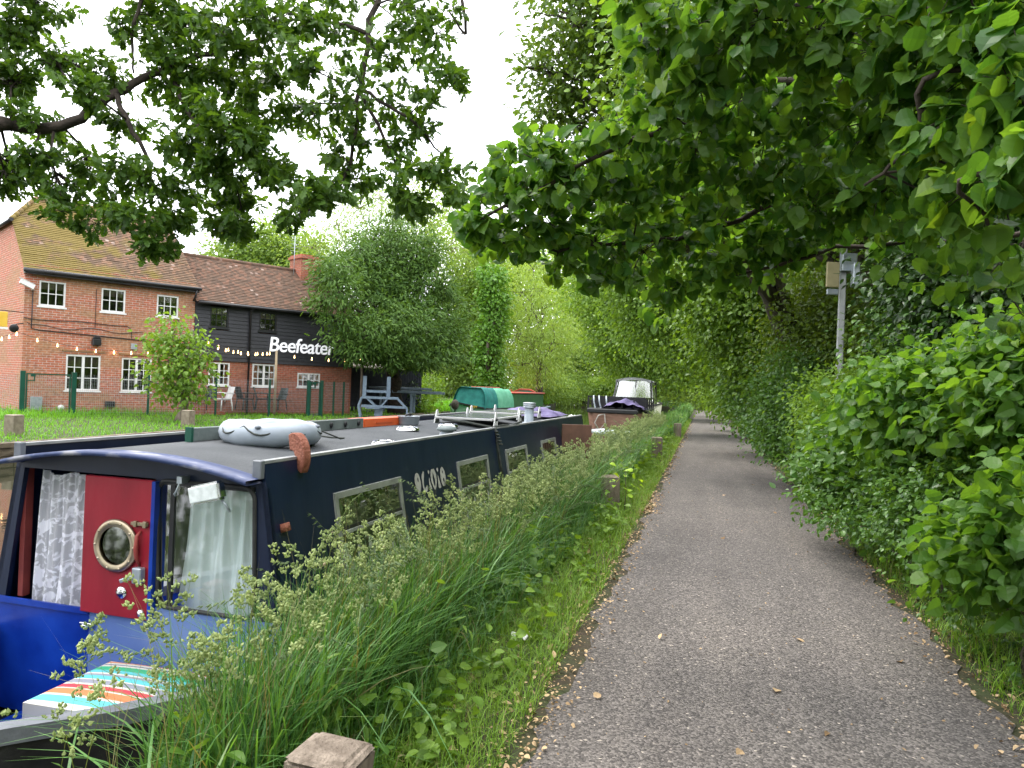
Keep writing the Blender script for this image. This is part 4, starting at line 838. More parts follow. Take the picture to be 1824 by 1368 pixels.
def gate(label, x0, x1, z0, pw):
    t = fthing('mesh_gate', label, 'gate', x0, -1.1, z0, 'green gates in the mesh fence'); L = x1-x0
    for x in (0, L): q = MB(); q.box(x-pw/2, -.05, -.1, x+pw/2, .05, 1.45); q.build('gate_post', M_green, t, .006)
    q = MB(); q.box(pw/2+.02, -.02, 0.0, pw/2+.06, .02, 1.38); q.box(L-pw/2-.06, -.02, 0, L-pw/2-.02, .02, 1.38); q.box(pw/2+.06, -.02, 1.34, L-pw/2-.06, .02, 1.38); q.box(pw/2+.06, -.02, 0, L-pw/2-.06, .02, .04); q.build('gate_frame', M_green, t)
    q = MB(); mesh_panel(q, pw/2+.06, L-pw/2-.06, .04, 1.34, 0); q.build('wire_panel', M_galv, t)
    q = MB(); q.box(pw/2+.06, -.03, 1.14, pw/2+.25, .03, 1.17); q.box(pw/2+.22, -.03, 1.17, pw/2+.25, .03, 1.3); q.box(pw/2+.14, -.035, 1.28, pw/2+.26, .035, 1.34); q.build('lock', M_green, t)
gate('larger green steel mesh gate in front of the brick building corner', -.17, 1.2, .0, .13)
gate('narrower green steel gate near the far end of the brick ground floor', 9.28, 9.86, .03, .10)
# patio chairs
M_chair = mat('dark_plastic', (.012, .02, .018), (.02, .03, .028), 4, .4)
def chair(m):
    t = thing('patio_chair', None, 'chair', group='patio chairs by the brick wall')
    q = MB(); q.grid(lambda u, v: ((u-.5)*.44, (v-.5)*.44, .42+.015*math.cos(u*6)), 6, 6); q.box(-.22, -.22, .39, .22, .22, .41); q.build('seat', m, t, .01)
    q = MB(); q.grid(lambda u, v: ((u-.5)*.44*(1-.12*v), .2+.14*v-.05*math.sin(math.pi*u), .42+.44*v), 8, 6); q.build('backrest', m, t)
    for sx in (-1, 1):
        q = MB(); q.tube([(sx*.24, -.2, .41), (sx*.26, -.2, .62), (sx*.26, .05, .64), (sx*.24, .27, .62)], .02, 6); q.build('armrest', m, t)
        for sy in (-1, 1): q = MB(); q.tube([(sx*.2, sy*.19, .41), (sx*.24, sy*.24, 0)], .022, 6); q.build('leg', m, t)
    return t
ch0 = chair(M_chair)
for i, (x, y, rz, lab) in enumerate(((7.05, -.45, 100, 'dark plastic chair just left of the wooden pole, facing right'), (7.75, -.4, 60, 'dark plastic chair half hidden behind the wooden pole'), (8.35, -.5, -70, 'dark plastic chair to the right of the wooden pole'), (5.55, -.55, -60, 'dark plastic chair behind the white patio chair'))):
    c_ = ch0 if i == 0 else copy_tree(ch0); c_.location = Vector((FX, FY, 0))+Matrix.Rotation(FROT, 3, 'Z') @ Vector((x, y, .28)); c_.rotation_euler = (0, 0, FROT+R(rz)); c_['label'] = lab
c_ = chair(M_white); c_.location = Vector((FX, FY, 0))+Matrix.Rotation(FROT, 3, 'Z') @ Vector((6.1, -.75, .27)); c_.rotation_euler = (0, 0, FROT+R(-80)); c_['label'] = 'white patio chair beside the dark chair left of the drainpipe'
# background beyond the fence: dark boarded shed wall and pale parasol roofs
q = MB(); q.box(0, 0, 0, 4.2, .1, 1.75)
for i in range(29): q.box(i*.145, -.018, .02, i*.145+.125, 0, 1.74)
fobj(q, 'boarded_fence', mat('dark_blue_boards', (.018, .022, .04), (.03, .035, .055), 5, .7), 'dark blue boarded fence beyond the end of the brick building', 'fence', 12.6, 1.6, .35)
for i, (x, y, lab) in enumerate(((13.4, 3.4, 'pale canvas parasol showing above the dark boarded fence, nearer the brick building'), (15.6, 4.0, 'pale canvas parasol showing above the dark boarded fence, farther from the brick building'))):
    t = fthing('parasol', lab, 'parasol', x, y, .4, 'pale parasols behind the boarded fence')
    q = MB(); q.lathe([(1.5, 1.75), (1.45, 1.82), (.7, 2.1), (0, 2.35)], n=8); q.build('canopy', mat('canvas', (.42, .38, .33), (.5, .46, .4), 4, .9), t); q = MB(); q.tube([(0, 0, 0), (0, 0, 2.2)], .03, 8); q.build('pole', M_wood, t)

# ------------------------------------------------------------------ bank edges, bollards, utility pole
q = MB(); s_ = -4.0
while s_ < 36:
    L = random.uniform(1.8, 3.0); j = random.gauss(0, .012)
    for k_, (z0, z1) in enumerate(((-.42, -.19), (-.185, -.03), (-.026, .085))):
        a, b_ = P(s_+.006, FAR_T+.05+j+.015*k_, (z0+z1)/2+random.gauss(0, .006)), P(s_+L-.006, FAR_T+.05-j+.015*k_, (z0+z1)/2+random.gauss(0, .006)); q.bar(a, b_, .12, z1-z0)
    s_ += L
te = q.build('timber_edging', M_woodh, None, .012); tag(te, 'rough timber boards edging the far bank of the canal below the lawn', 'bank edging')
q = MB()
for s_ in np.arange(-6, 60, 2.4): q.bar(P(s_+.004, BANK_T-.03, -.22), P(s_+2.396, BANK_T-.03, -.22), .06, .42)
tag(q.build('timber_edging', M_wood, None, .01), 'dark timber boards edging the near bank under the tall grass', 'bank edging')
def bollard(label, loc, rz, w=.24, h=.5, tilt=0, m=M_wood):
    q = MB(); n = 5; hw = w/2
    for i in range(n):
        z0, z1 = -.3+(h+.3)*i/n, -.3+(h+.3)*(i+1)/n
    q.box(-hw, -hw, -.3, hw, hw, h-.015); q.add([(-hw, -hw, h-.0149), (hw, -hw, h-.0149), (hw, hw, h-.0149), (-hw, hw, h-.0149), (-hw*.8, -hw*.8, h), (hw*.8, -hw*.8, h), (hw*.8, hw*.8, h), (-hw*.8, hw*.8, h)], [(4, 5, 6, 7), (0, 1, 5, 4), (1, 2, 6, 5), (2, 3, 7, 6), (3, 0, 4, 7)])
    o = q.build('bollard', m, None, .01, 2); o.location = loc; o.rotation_euler = (tilt, tilt*.6, rz); return tag(o, label, 'bollard', 'timber bollards along the canal banks')
for lab, s_, t_, w_, h_, tl in (('nearest weathered timber bollard, only its split top showing at the bottom of the picture', 2.05, -.345, .19, .58, .07),
                             ('weathered timber bollard half hidden in tall grass with a leafy sprig in front', 10.05, -.49, .24, .47, -.03),
                             ('weathered timber bollard standing clear in the verge, second along from the leafy sprig', 18.1, -.40, .25, .52, .0),
                             ('small distant timber bollard right beside the towpath edge', 26.5, -.22, .25, .52, .0)):
    bollard(lab, P(s_, t_, 0), PATHROT+random.gauss(0, .08), w_, h_, tl)
for lab, s_, t_ in (('timber bollard at the left end of the far lawn', 13.4, -13.95), ('timber bollard on the far lawn beside the leafy young tree', 18.6, -13.55)):
    bollard(lab, P(s_, t_, .06), PATHROT+.05, .27, .46, 0, M_palebark)
up = at(1493, 700, 11.5); pl_t = thing('utility_pole', 'grey square utility pole with metal boxes standing in the hedge', 'pole', (up.x, up.y, 0), PATHROT)
M_conc = mat('grey_pole', (.30, .31, .31), (.40, .41, .40), 7, .75, bump=.2)
q = MB(); q.box(-.047, -.047, -.2, .047, .047, 4.6); q.build('post', M_conc, pl_t, .01)
q = MB(); q.box(-.36, -.18, 3.28, -.1, -.09, 3.62); q.build('equipment_box', M_galv, pl_t, .01)
def boxat(u0, v0, u1, v1, Y, th, name, m, lab=None):
    a, b_ = at(u0, v0, Y), at(u1, v1, Y); q = MB(); M_ = Matrix.Translation(-Vector((up.x, up.y, 0)))
    q.box(min(a.x, b_.x)-up.x, Y-up.y, min(a.z, b_.z), max(a.x, b_.x)-up.x, Y-up.y+th, max(a.z, b_.z)); o = q.build(name, m, pl_t, .008, label=lab); o.rotation_euler = (0, 0, -PATHROT); return o
boxat(1474, 466, 1495, 512, 11.38, .04, 'notice_plate', mat('faded_notice', (.30, .26, .14), (.36, .31, .17), 8, .6), 'faded yellowish notice plate')
boxat(1502, 450, 1527, 483, 11.36, .12, 'cabinet', M_galv, 'small grey metal cabinet')
boxat(1474, 514, 1494, 525, 11.38, .04, 'notice_strip', M_galv)

# ------------------------------------------------------------------ blue grey steel frame and galvanised racking on the far lawn
gt = at(682, 742, 30.3); gtr = thing('lifting_gantry', 'blue grey steel lifting frame with two upright posts standing at the canal edge', 'frame', (gt.x, gt.y, .05), R(8))
sk = 1.9/85; gx = lambda u: (u-682)*30.3/1340*1.0; gzv = lambda v: 1.6-(v-676)*30.3/1340-.05
q = MB()
for u in (648, 690): q = MB(); q.box(gx(u)-.075, -.07, gzv(706), gx(u)+.075, .07, gzv(670)); q.build('upright', M_bluegrey, gtr, .006)
q = MB()
for y in (-.35, .35): q.bar((gx(644), y, gzv(708)), (gx(708), y, gzv(708)), .09, .09); q.bar((gx(644), y, gzv(723)), (gx(722), y, gzv(724)), .07, .08)
q.bar((gx(646), 0, gzv(697)), (gx(694), 0, gzv(697)), .08, .10)
for u in (648, 690): q.bar((gx(u), -.35, gzv(708)), (gx(u), .35, gzv(708)), .07, .07)
q.build('crossbeams', M_bluegrey, gtr, .006)
for y in (-.35, .35):
    q = MB()
    q.bar((gx(644), y, gzv(708)), (gx(706), y, gzv(708)), .06, .06); q.bar((gx(652), y, gzv(726)), (gx(676), y, gzv(726)), .06, .06); q.bar((gx(644), y, gzv(708)), (gx(639), y, gzv(722)), .07, .07); q.bar((gx(639), y, gzv(722)), (gx(643), y, 0), .07, .07)
    q.bar((gx(706), y, gzv(708)), (gx(724), y, gzv(726)), .07, .07); q.bar((gx(724), y, gzv(726)), (gx(724), y, 0), .07, .07)
    q.bar((gx(652), y, gzv(708)), (gx(672), y, gzv(726)), .05, .06); q.bar((gx(690), y, gzv(708)), (gx(676), y, gzv(726)), .05, .06)
    q.build('side_frame', M_bluegrey, gtr, .004)
q = MB(); q.box(gx(667), -.15, 0, gx(681), .15, gzv(725)); q.build('winch_box', M_bluegrey, gtr, .01)
rk = at(690, 700, 34.0); rkt = thing('steel_racking', 'stack of long galvanised steel beams on trestles behind the blue grey frame', 'racking', (rk.x, rk.y, .15), R(-4))
q = MB()
for i, (y, z) in enumerate(((0, .9), (.3, .92), (.6, .88), (.1, 1.05), (.45, 1.06))): q.box(-1.9+.12*i, y, z, 2.6-.2*i, y+.12, z+.1)
q.build('beams', M_bluegrey, rkt, .006)
q = MB()
for x in (-1.6, -.3, 1.1): q.box(x-.05, .0, 0, x+.05, .1, .88); q.box(x-.05, .6, 0, x+.05, .7, .88); q.box(x-.05, -.05, .80, x+.05, .75, .88)
q.build('trestles', M_bluegrey, rkt)

# ------------------------------------------------------------------ other boats
M_cream = mat('cream_paint', (.60, .58, .47), (.66, .64, .54), 5, .45); M_teal = mat('teal_canvas', (.008, .13, .115), (.02, .20, .17), 3, .8, bump=.5, bscale=5); M_lgreen = mat('pale_green_canvas', (.09, .33, .20), (.14, .42, .27), 3, .8, bump=.5, bscale=5)
M_bgreen = mat('boat_green', (.015, .10, .03), (.03, .14, .04), 4, .4); M_bred = mat('boat_red', (.45, .05, .03), (.55, .09, .05), 5, .45)
def hull(par, L, hw, zt, m, bow=1.6, rise=.25, zb=-.6, name='hull'):
    q = MB(); vs = []; st = [(0, .04, zt+rise, .02), (bow*.2, hw*.42, zt+rise*.7, hw*.2), (bow*.5, hw*.78, zt+rise*.35, hw*.55), (bow, hw, zt, hw*.85), (L-.6, hw, zt, hw*.85), (L, hw*.8, zt+.05, hw*.5)]
    for (a, w_, z, hb) in st: vs += [(a, -w_, z), (a, -hb, zb), (a, hb, zb), (a, w_, z)]
    fs = []
    for i in range(len(st)-1):
        for k in range(4): fs.append((4*i+k, 4*i+(k+1) % 4, 4*i+4+(k+1) % 4, 4*i+4+k)[::-1])
    q.add(vs, fs, True); q.add(vs[-4:], [(0, 1, 2, 3)]); o = q.build(name, m, par)
    q = MB()
    for sg_ in (-1, 1):
        for A, C in zip(st, st[1:]): q.bar((A[0], sg_*A[1], A[2]+.02), (C[0], sg_*C[1], C[2]+.02), .07, .06)
    q.build('gunwale', M_hullblk, par); return o
# green covered boat on the far bank (bow towards us)
gp = P(35.8, -11.4, 0); gb = thing('narrowboat', 'narrowboat under a teal and green canvas cover moored on the far bank', 'boat', gp, PATHROT-R(7))
hull(gb, 12, .98, .30, M_bgreen, 1.9, .32)
q = MB(); q.ell((-.02, 0, .52), (.22, .2, .26), 10, 7); q.build('bow_fender', mat('bow_fender', (.05, .045, .035), (.09, .08, .06), 20, .9, bump=.8), gb)
def coverpt(u, v): return None
sec = lambda f, w_, z0, z1: (w_*(1-.10*math.sin(math.pi*min(1, f)))*math.cos(math.pi*f), z0+(z1-z0)*min(1, 1.25*math.sin(math.pi*f)**.7))
def cover(name, m, a0, a1, par, wv=.02, z1=1.4):
    q = MB(); q.grid(lambda u, v: ((a0+(a1-a0)*v+(.35*(sec(u, .95, .3, z1)[1]-.3)/(z1-.3) if a0 < 2.05 and v < .01 else 0)), sec(u, .95, .32, z1)[0]*(1+wv*math.sin(v*14)), sec(u, .95, .32, z1)[1]+wv*math.sin(v*9+u*5)), 22, 8); return q.build(name, m, par)
cover('front_cover', M_teal, 1.5, 3.3, gb); cover('rear_cover', M_lgreen, 3.32, 5.6, gb, .03, 1.36)
q = MB(); q.grid(lambda u, v: (1.52+.3*v, sec(u, .95, .3, 1.4)[0]*v*1.0+(1-v)*(2*u-1)*-.9, .32+(sec(u, .95, .32, 1.4)[1]-.32)*v), 20, 6); q.build('cover_front_panel', M_teal, gb)
q = MB(); q.box(5.65, -.85, .3, 11.0, .85, 1.12); q.build('cabin', M_bgreen, gb, .04); q = MB(); q.box(1.9, -.05, 1.41, 5.7, .05, 1.45); q.box(5.6, -.9, 1.12, 11.1, .9, 1.2); q.build('roof_edge', M_bred, gb, .02)
me = textmesh('KITTY', .17, .004, .004); me.transform(Matrix.Rotation(R(90), 4, 'X')); me.materials.append(mat('yellow_letter', (.6, .38, .03), (.66, .44, .05)))
o = bpy.data.objects.new('lettering', me); COL.objects.link(o); o.parent = gb; o.location = (.42, -.62, .36); o.rotation_euler = (0, 0, R(-28))
# red and green boat beyond it
rp = P(50.5, -11.4, 0); rb = thing('narrowboat', 'red and green narrowboat seen end on beyond the canvas covered boat', 'boat', rp, PATHROT+R(13))
hull(rb, 12, .98, .28, M_hullblk, 1.2, .2)
q = MB(); q.prism([(-.92, .3), (.92, .3), (.80, 1.18), (.4, 1.36), (-.4, 1.36), (-.80, 1.18)], 1.3, 11, lambda u, v, hh: (hh+.0*v, u, v)); q.build('cabin', M_bred, rb, .03)
q = MB(); q.prism([(-.80, .62), (.80, .62), (.70, 1.12), (.35, 1.26), (-.35, 1.26), (-.70, 1.12)], 1.26, 1.297, lambda u, v, hh: (hh, u, v)); q.build('front_panel', mat('sea_green_paint', (.02, .17, .12), (.03, .22, .16), 4, .5), rb)
for w_ in (-.38, .38):
    q = MB(); q.lathe([(.0, .01), (.09, .01), (.12, .02), (.12, -.01)], (1.255, w_, .98), 16, Matrix.Rotation(R(-90), 4, 'Y')); q.build('porthole', M_brass if 0 else M_white, rb)
q = MB(); q.box(1.22, -.86, .02, 1.29, .86, .52); q.build('dark_opening', M_black, rb)  # black panel standing in for the dark of the opening under the front
q = MB(); q.box(1.1, -.95, .50, 1.3, .95, .60); q.build('bow_rail', M_bred, rb)
q = MB(); 
for x in (0, .5, 1.0): q.tube([(x, -.95, .3), (x, -.95, 1.2)], .025, 6)
q.tube([(0, -.95, 1.2), (1, -.95, 1.2)], .025, 6); q.tube([(0, -.95, .3), (.5, -.95, 1.2), (1, -.95, .3)], .02, 6); 
rk2 = P(44.8, -12.2, .1); o = q.build('red_railing', M_bred); o.location = rk2; o.rotation_euler = (0, 0, R(60)); tag(o, 'short red metal railing on the far bank between the two moored boats', 'railing')
# wooden boat astern of the narrowboat, purple cover
wp = P(25.6, -2.3, 0); wbt = thing('wooden_boat', 'brown wooden boat with a black rail and purple cover behind the narrowboat', 'boat', wp, PATHROT)
M_varn = mat('pinkish_brown_hull', (.22, .12, .085), (.30, .17, .12), 4, .4, stretch=(1, 1, 4), bump=.1)
q = MB(); vs = []
WST = [(-.05, .72, .80, .55), (.25, .93, .82, .75), (1.2, 1.0, .80, .85), (5.0, 1.0, .78, .85), (6.8, .2, .95, .1)]
for (a, w_, z, hb) in WST: vs += [(a, -w_, z), (a+.1, -hb, -.5), (a+.1, hb, -.5), (a, w_, z)]
for i in range(4): q.add(vs[4*i:4*i+8], [tuple(reversed(f)) for f in ((0, 1, 5, 4), (1, 2, 6, 5), (2, 3, 7, 6))], False)
q.add(vs[:4], [(0, 3, 2, 1)]); q.build('hull', M_varn, wbt, .02)
q = MB(); q.box(-.12, -.80, .78, 1.25, -.93+1.85, .93); q.box(1.25, -1.02, .76, 5.0, 1.02, .92); q.build('rubbing_strake', M_black, wbt, .03)
q = MB()
for w_ in (-.98, .98): q.bar((.6, w_, .9), (4.8, w_, .9), .05, .05); q.bar((.6, w_, 1.32), (4.8, w_, 1.28), .05, .06); [q.bar((x, w_, .9), (x, w_, 1.32), .05, .05) for x in (.62, 1.6, 2.6, 3.6, 4.7)]
q.bar((.6, -.98, 1.32), (.6, .98, 1.32), .05, .06); [q.bar((.6, w_, .9), (.6, w_, 1.32), .05, .05) for w_ in (-.6, -.2, .3, .7)]
q.box(2.0, -.94, .9, 2.04, .94, 1.28); q.build('railing', M_black, wbt)
q = MB(); q.grid(lambda u, v: (-.02+1.6*v, -.98+1.45*u, .94+.30*math.sin(math.pi*min(1, u*1.02))**.7*math.sin(math.pi*min(1, .15+v*.85))**.5*(1+.18*math.sin(u*13+v*6))+.02*math.sin(u*31)), 30, 16); q.build('cover', M_tarp, wbt)
for k_, (w_, x) in enumerate(((.78, .5), (.6, .56), (.35, .54))): q = MB(); q.tube([(x, w_, 1.36), (x-.06, w_-.02, 1.15), (x-.03, w_-.08, .92), (x-.10, w_-.12, .7)], .03, 6); q.build('hanging_rope', M_galv, wbt)
q = MB(); q.tube([(-.16, .3, .75), (-.2, .25, .45), (-.18, .45, .2), (-.15, .62, .45), (-.16, .5, .7)], .022, 8, True); q.build('rope_fender', mat('old_rope', (.30, .28, .25), (.38, .36, .32), 20, .9), wbt)
fd = P(23.6, -1.5, 0); q = MB(); q.tube([(0, 0, .22), (.5, .05, .20), (1.6, .0, .19), (2.1, 0, .2)], [.05, .12, .12, .05], 12); o = q.build('boat_fender', mat('pale_fender', (.48, .54, .56), (.56, .62, .63), 5, .5)); o.location = P(24.0, -1.05, .0); o.rotation_euler = (0, 0, PATHROT+R(68)); tag(o, 'long pale fender lying in the grass below the brown wooden boat', 'fender')
# cream cruiser with a canvas and clear hood
cp = P(32.6, -2.45, 0); cb = thing('cabin_cruiser', 'cream cabin cruiser with a grey hood and clear screens moored farther up', 'boat', cp, PATHROT)
hull(cb, 7, 1.0, .95, M_cream, 1.4, -.05, -.5)
q = MB(); q.box(.5, -.8, .95, 1.6, .8, 1.2); q.build('foredeck', M_cream, cb, .08, 3)
scr = [(-.86, .98), (.86, .98), (.74, 1.98), (-.74, 1.98)]
q = MB(); q.grid(lambda u, v: (.95+.55*v+.14*(2*u-1)**2, (.9-.14*v)*(2*u-1), 1.12+.9*v), 10, 6); q.build('windscreen', glassmat('clear_vinyl', (.72, .76, .80), .28, .12), cb)
q = MB()
for sg_ in (-1, 1): q.add([(1.09, sg_*.9, 1.0), (3.6, sg_*.92, 1.0), (3.5, sg_*.80, 1.98), (1.62, sg_*.77, 2.02)], [(0, 1, 2, 3)])
q.build('side_curtain', glassmat('dusty_vinyl', (.40, .43, .46), .2, .2), cb)
q = MB(); q.grid(lambda u, v: (1.55+2.0*v, .80*(2*u-1), 2.0+.13*(1-(2*u-1)**2)+.02*math.sin(v*12)), 12, 8); q.grid(lambda u, v: (1.5+.06*math.sin(u*9), .82*(2*u-1), 2.03-.12*v+.13*(1-(2*u-1)**2)), 12, 2); q.build('hood', mat('grey_canvas', (.26, .27, .28), (.34, .35, .36), 5, .85), cb)
q = MB()
for w_ in (-.84, -.1, .84): q.bar((1.0, w_, 1.1), (1.52, w_*.9, 2.03), .05, .05)
q.bar((3.5, -.86, .95), (3.45, -.8, 2.0), .12, .12); q.build('frame', M_black, cb)
q = MB(); [q.tube([(-.1+.3*i, -.9, 1.0), (-.1+.3*i, -.9, 1.22)], .012, 5) for i in range(0, 4)]; q.tube([(-.1, -.9, 1.22), (.9, -.93, 1.24)], .014, 5); q.tube([(-.1, .8, 1.22), (.9, .9, 1.24)], .014, 5); q.build('pulpit_rail', M_chrome, cb)

# ------------------------------------------------------------------ foliage materials
L_oak = leafmat('oak_leaf', (.022, .065, .014), (.055, .13, .024), .48, .45)
L_hazel = leafmat('hazel_leaf', (.024, .085, .022), (.075, .175, .036), .54, .42, .4, odd=(.16, .27, .03))
L_hedge = leafmat('hedge_leaf', (.02, .068, .02), (.065, .155, .036), .36, .36, .5, odd=(.16, .24, .03))
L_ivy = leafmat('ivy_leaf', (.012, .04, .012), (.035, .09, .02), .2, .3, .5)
L_olive = leafmat('olive_leaf', (.035, .075, .015), (.08, .15, .03), .38, .42)
L_bright = leafmat('bright_leaf', (.05, .12, .02), (.11, .22, .04), .4, .45)
L_yew = leafmat('yew_leaf', (.017, .052, .016), (.06, .135, .032), .25, .55, .2)
L_willow = leafmat('willow_leaf', (.085, .17, .045), (.17, .29, .09), .4, .5)
L_ash = leafmat('ash_leaf', (.07, .15, .03), (.15, .26, .06), .4, .5)
L_mid = leafmat('mid_leaf', (.045, .115, .022), (.12, .24, .048), .46, .36, .5)
L_far = leafmat('far_leaf', (.05, .115, .03), (.12, .22, .06), .42, .5)
BK = lambda u, v, Y, r, rz=None: (*at(u, v, Y), r, r, rz or r)

# ------------------------------------------------------------------ trees across the canal
def base_at(u, Y, z=.1): p = at(u, 700, Y); return (p.x, p.y, z)
tree('yew_tree', 'large dark green spreading yew covering the end of the black boarded building', 'tree', base_at(715, 34.3, .15),
     [BK(690, 470, 34, 1.6), BK(748, 500, 34, 1.3), BK(640, 520, 32.5, 1.7), BK(600, 515, 29.2, .9, .7), BK(652, 590, 29.9, 1.05, .75), BK(700, 580, 32, 2.0, 1.3), BK(765, 590, 34, 1.5, 1.1), BK(795, 555, 35, 1.0), BK(602, 572, 29.3, .6, .45), BK(655, 620, 31, 1.2, .6), BK(740, 630, 33, 1.8, .7), BK(795, 620, 35, 1.0, .7), BK(600, 475, 29.5, .8, .6), BK(665, 425, 33.5, .6, .9), BK(700, 410, 34, .5, .9), BK(770, 450, 34.5, .6, .7), BK(578, 540, 28.9, .35, .3), BK(640, 445, 32, .6, .7), BK(680, 530, 33, 1.3), BK(720, 510, 34.5, 1.4), BK(650, 480, 33, 1.1), BK(815, 590, 35, .5, .35), BK(603, 606, 29.2, .4, .3), BK(790, 510, 34.5, .6, .5), BK(690, 640, 31, .8, .4), BK(735, 440, 34, 1.2), BK(632, 626, 29.5, .6, .4)],
     L_yew, M_darkbark, .19, 2.2, .24, 16, .28, .4, SPRAY, .45, stems=2, twigs=3)
tree('ash_tree', 'tall pale green feathery tree rising behind the yew', 'tree', base_at(700, 50),
     [BK(600, 400, 50, 1.56), BK(640, 370, 50, 1.56), BK(560, 440, 50, 1.40), BK(700, 395, 50, 1.72), BK(760, 430, 50, 1.56), BK(800, 440, 50, 1.72), BK(680, 350, 50, 1.17), BK(620, 450, 49, 1.72), BK(690, 450, 49, 1.72), BK(740, 380, 51, 1.17), BK(560, 500, 49, 1.40)], L_ash, M_palebark, .22, 1.15, .75, 8, .3, .5, LANCE, .3, twigs=9)
tree('bare_topped_tree', 'half bare pale branched tree standing against the sky above the yew', 'tree', base_at(770, 56),
     [BK(770, 400, 56, 1.8), BK(800, 340, 56, 1.6), BK(740, 350, 56, 1.5), BK(830, 400, 56, 1.8), BK(780, 300, 56, 1.2), BK(845, 450, 56, 2.2)], L_ash, M_palebark, .22, .5, .8, 6, .28, .3, KITE, .2, twigs=22)
tree('oak_tree', 'round oak seen behind the ridge of the black boarded building', 'tree', base_at(470, 62),
     [BK(440, 450, 62, 2.4), BK(480, 445, 62, 2.5), BK(410, 470, 62, 1.8), BK(520, 455, 62, 2.4), BK(470, 480, 62, 3), BK(540, 470, 63, 2.2)], L_far, M_bark, .28, 1.4, .7, 10, .4)
iv = base_at(872, 47.5); tree('ivy_clad_trunk', 'narrow column of bright ivy on a dead trunk beside the willow', 'tree', iv,
     [(iv[0]+.15*math.sin(i), iv[1], .6+i*.72, .75+.12*math.sin(i*2.3), .75, .62) for i in range(12)], leafmat('bright_ivy', (.03, .10, .015), (.08, .20, .03), .3, .35), M_bark, .2, 1.7, .22, 8, .3, .5, OVATE, .75, twigs=0)
tree('willow_tree', 'pale silvery green willow beside the ivy covered trunk', 'tree', base_at(960, 60),
     [BK(930, 520, 58, 2.2), BK(970, 560, 58, 2.3), BK(920, 600, 57, 2), BK(985, 610, 58, 2), BK(950, 480, 59, 1.6), BK(930, 650, 56, 1.6), BK(1005, 590, 60, 1.8), BK(970, 650, 57, 1.7)], L_willow, M_bark, .26, 1.1, .55, 10, .35, .9, LANCE, .45)
tree('shrubby_tree', 'dark green bushy tree between the yew and the ivy covered trunk', 'tree', base_at(830, 52),
     [BK(835, 600, 52, 2.2), BK(800, 640, 52, 2), BK(850, 650, 51, 1.8), BK(820, 540, 53, 2.2), BK(860, 560, 53, 2), BK(850, 490, 53, 2.0)], L_far, M_bark, .24, 1.4, .5)
tree('background_tree', 'tall light green tree showing above the willow under the hazel branches', 'tree', base_at(960, 75),
     [BK(900, 470, 75, 3), BK(960, 450, 75, 3), BK(1010, 500, 75, 3), BK(880, 520, 74, 3), BK(1030, 560, 76, 3.0), BK(850, 470, 74, 2.4)], L_ash, M_bark, .34, 1.0, .9)
tree('background_tree', 'dark tree at the water edge where the canal bends away', 'tree', base_at(1040, 95),
     [BK(1020, 620, 95, 3.5), BK(1060, 580, 95, 3.5), BK(1010, 660, 93, 2.5), BK(1065, 650, 95, 3), BK(1050, 520, 97, 3.5), BK(1100, 600, 98, 3.5), BK(1090, 530, 99, 3.5)], L_far, M_bark, .36, 1.4, .8)
tree('background_tree', 'mid green tree at the canal bend left of the hooded cruiser', 'tree', base_at(1100, 118),
     [BK(1100, 640, 118, 4), BK(1130, 600, 118, 4), BK(1060, 690, 112, 2.0, 1.5), BK(1090, 680, 112, 2, 1.6), BK(1150, 650, 118, 4), BK(1140, 560, 118, 4)], L_far, M_bark, .4, 1.3, .9)
tree('background_tree', 'pale green tree filling the skyline straight behind the willow', 'tree', base_at(930, 112),
     [BK(860, 560, 112, 4.5), BK(920, 520, 112, 4.5), BK(980, 560, 112, 4.5), BK(900, 620, 110, 4), BK(960, 640, 110, 4), BK(1010, 630, 112, 4), BK(830, 640, 110, 4), BK(930, 676, 108, 3, 2.4), BK(1000, 680, 108, 3, 2.2)], L_far, M_bark, .4, 1.5, .9)
tree('background_tree', 'dark tree mass behind the boarded fence and the yew', 'tree', base_at(720, 66),
     [BK(660, 640, 66, 2.6), BK(720, 600, 66, 3), BK(780, 640, 66, 3), BK(700, 670, 64, 2), BK(770, 680, 64, 2), BK(820, 670, 64, 2), BK(640, 590, 67, 2.6)], L_far, M_bark, .3, 1.4, .7)
def shrub(name, label, cat, blobs, lm, size, cov=1.5, cl=.2, tm=KITE, bark=M_bark, r0=.012, k=9, inner=.4, z=0., stems=3, droop=.25, twigs=3):
    c = sum((Vector(b[:3]) for b in blobs), Vector())/len(blobs); c.z = z
    return tree(name, label, cat, c, blobs, lm, bark, size, cov, cl, k, r0, droop, tm, inner, stems=stems, twigs=twigs)
shrub('bank_shrub', 'low leafy scrub on the far bank left of the canvas covered boat', 'shrub', [BK(755, 715, 37, .7), BK(735, 725, 36.5, .6), BK(765, 690, 38.5, .7), BK(720, 700, 37, .5)], L_bright, .13, 1.2, .18)
shrub('bank_shrub', 'grassy scrub between the two far moored boats', 'shrub', [BK(890, 700, 48.5, .7), BK(900, 720, 48.5, .6), BK(880, 690, 49.5, .8)], L_willow, .14, 1.2, .2)
shrub('bank_shrub', 'rounded scrub on the far bank right of the red and green boat', 'shrub', [BK(975, 685, 64, 1.4), BK(1000, 695, 66, 1.2), BK(955, 675, 62, 1.4), BK(1025, 690, 72, 1.4)], L_far, .2, 1.4, .3)
shrub('bank_shrub', 'bright green waterside scrub far off at the canal bend', 'shrub', [BK(1060, 690, 84, 1.4, 1), BK(1085, 688, 84, 1.4, 1), BK(1040, 694, 84, 1.2, .8), BK(1110, 690, 86, 1.4, 1)], L_bright, .22, 1.4, .3)
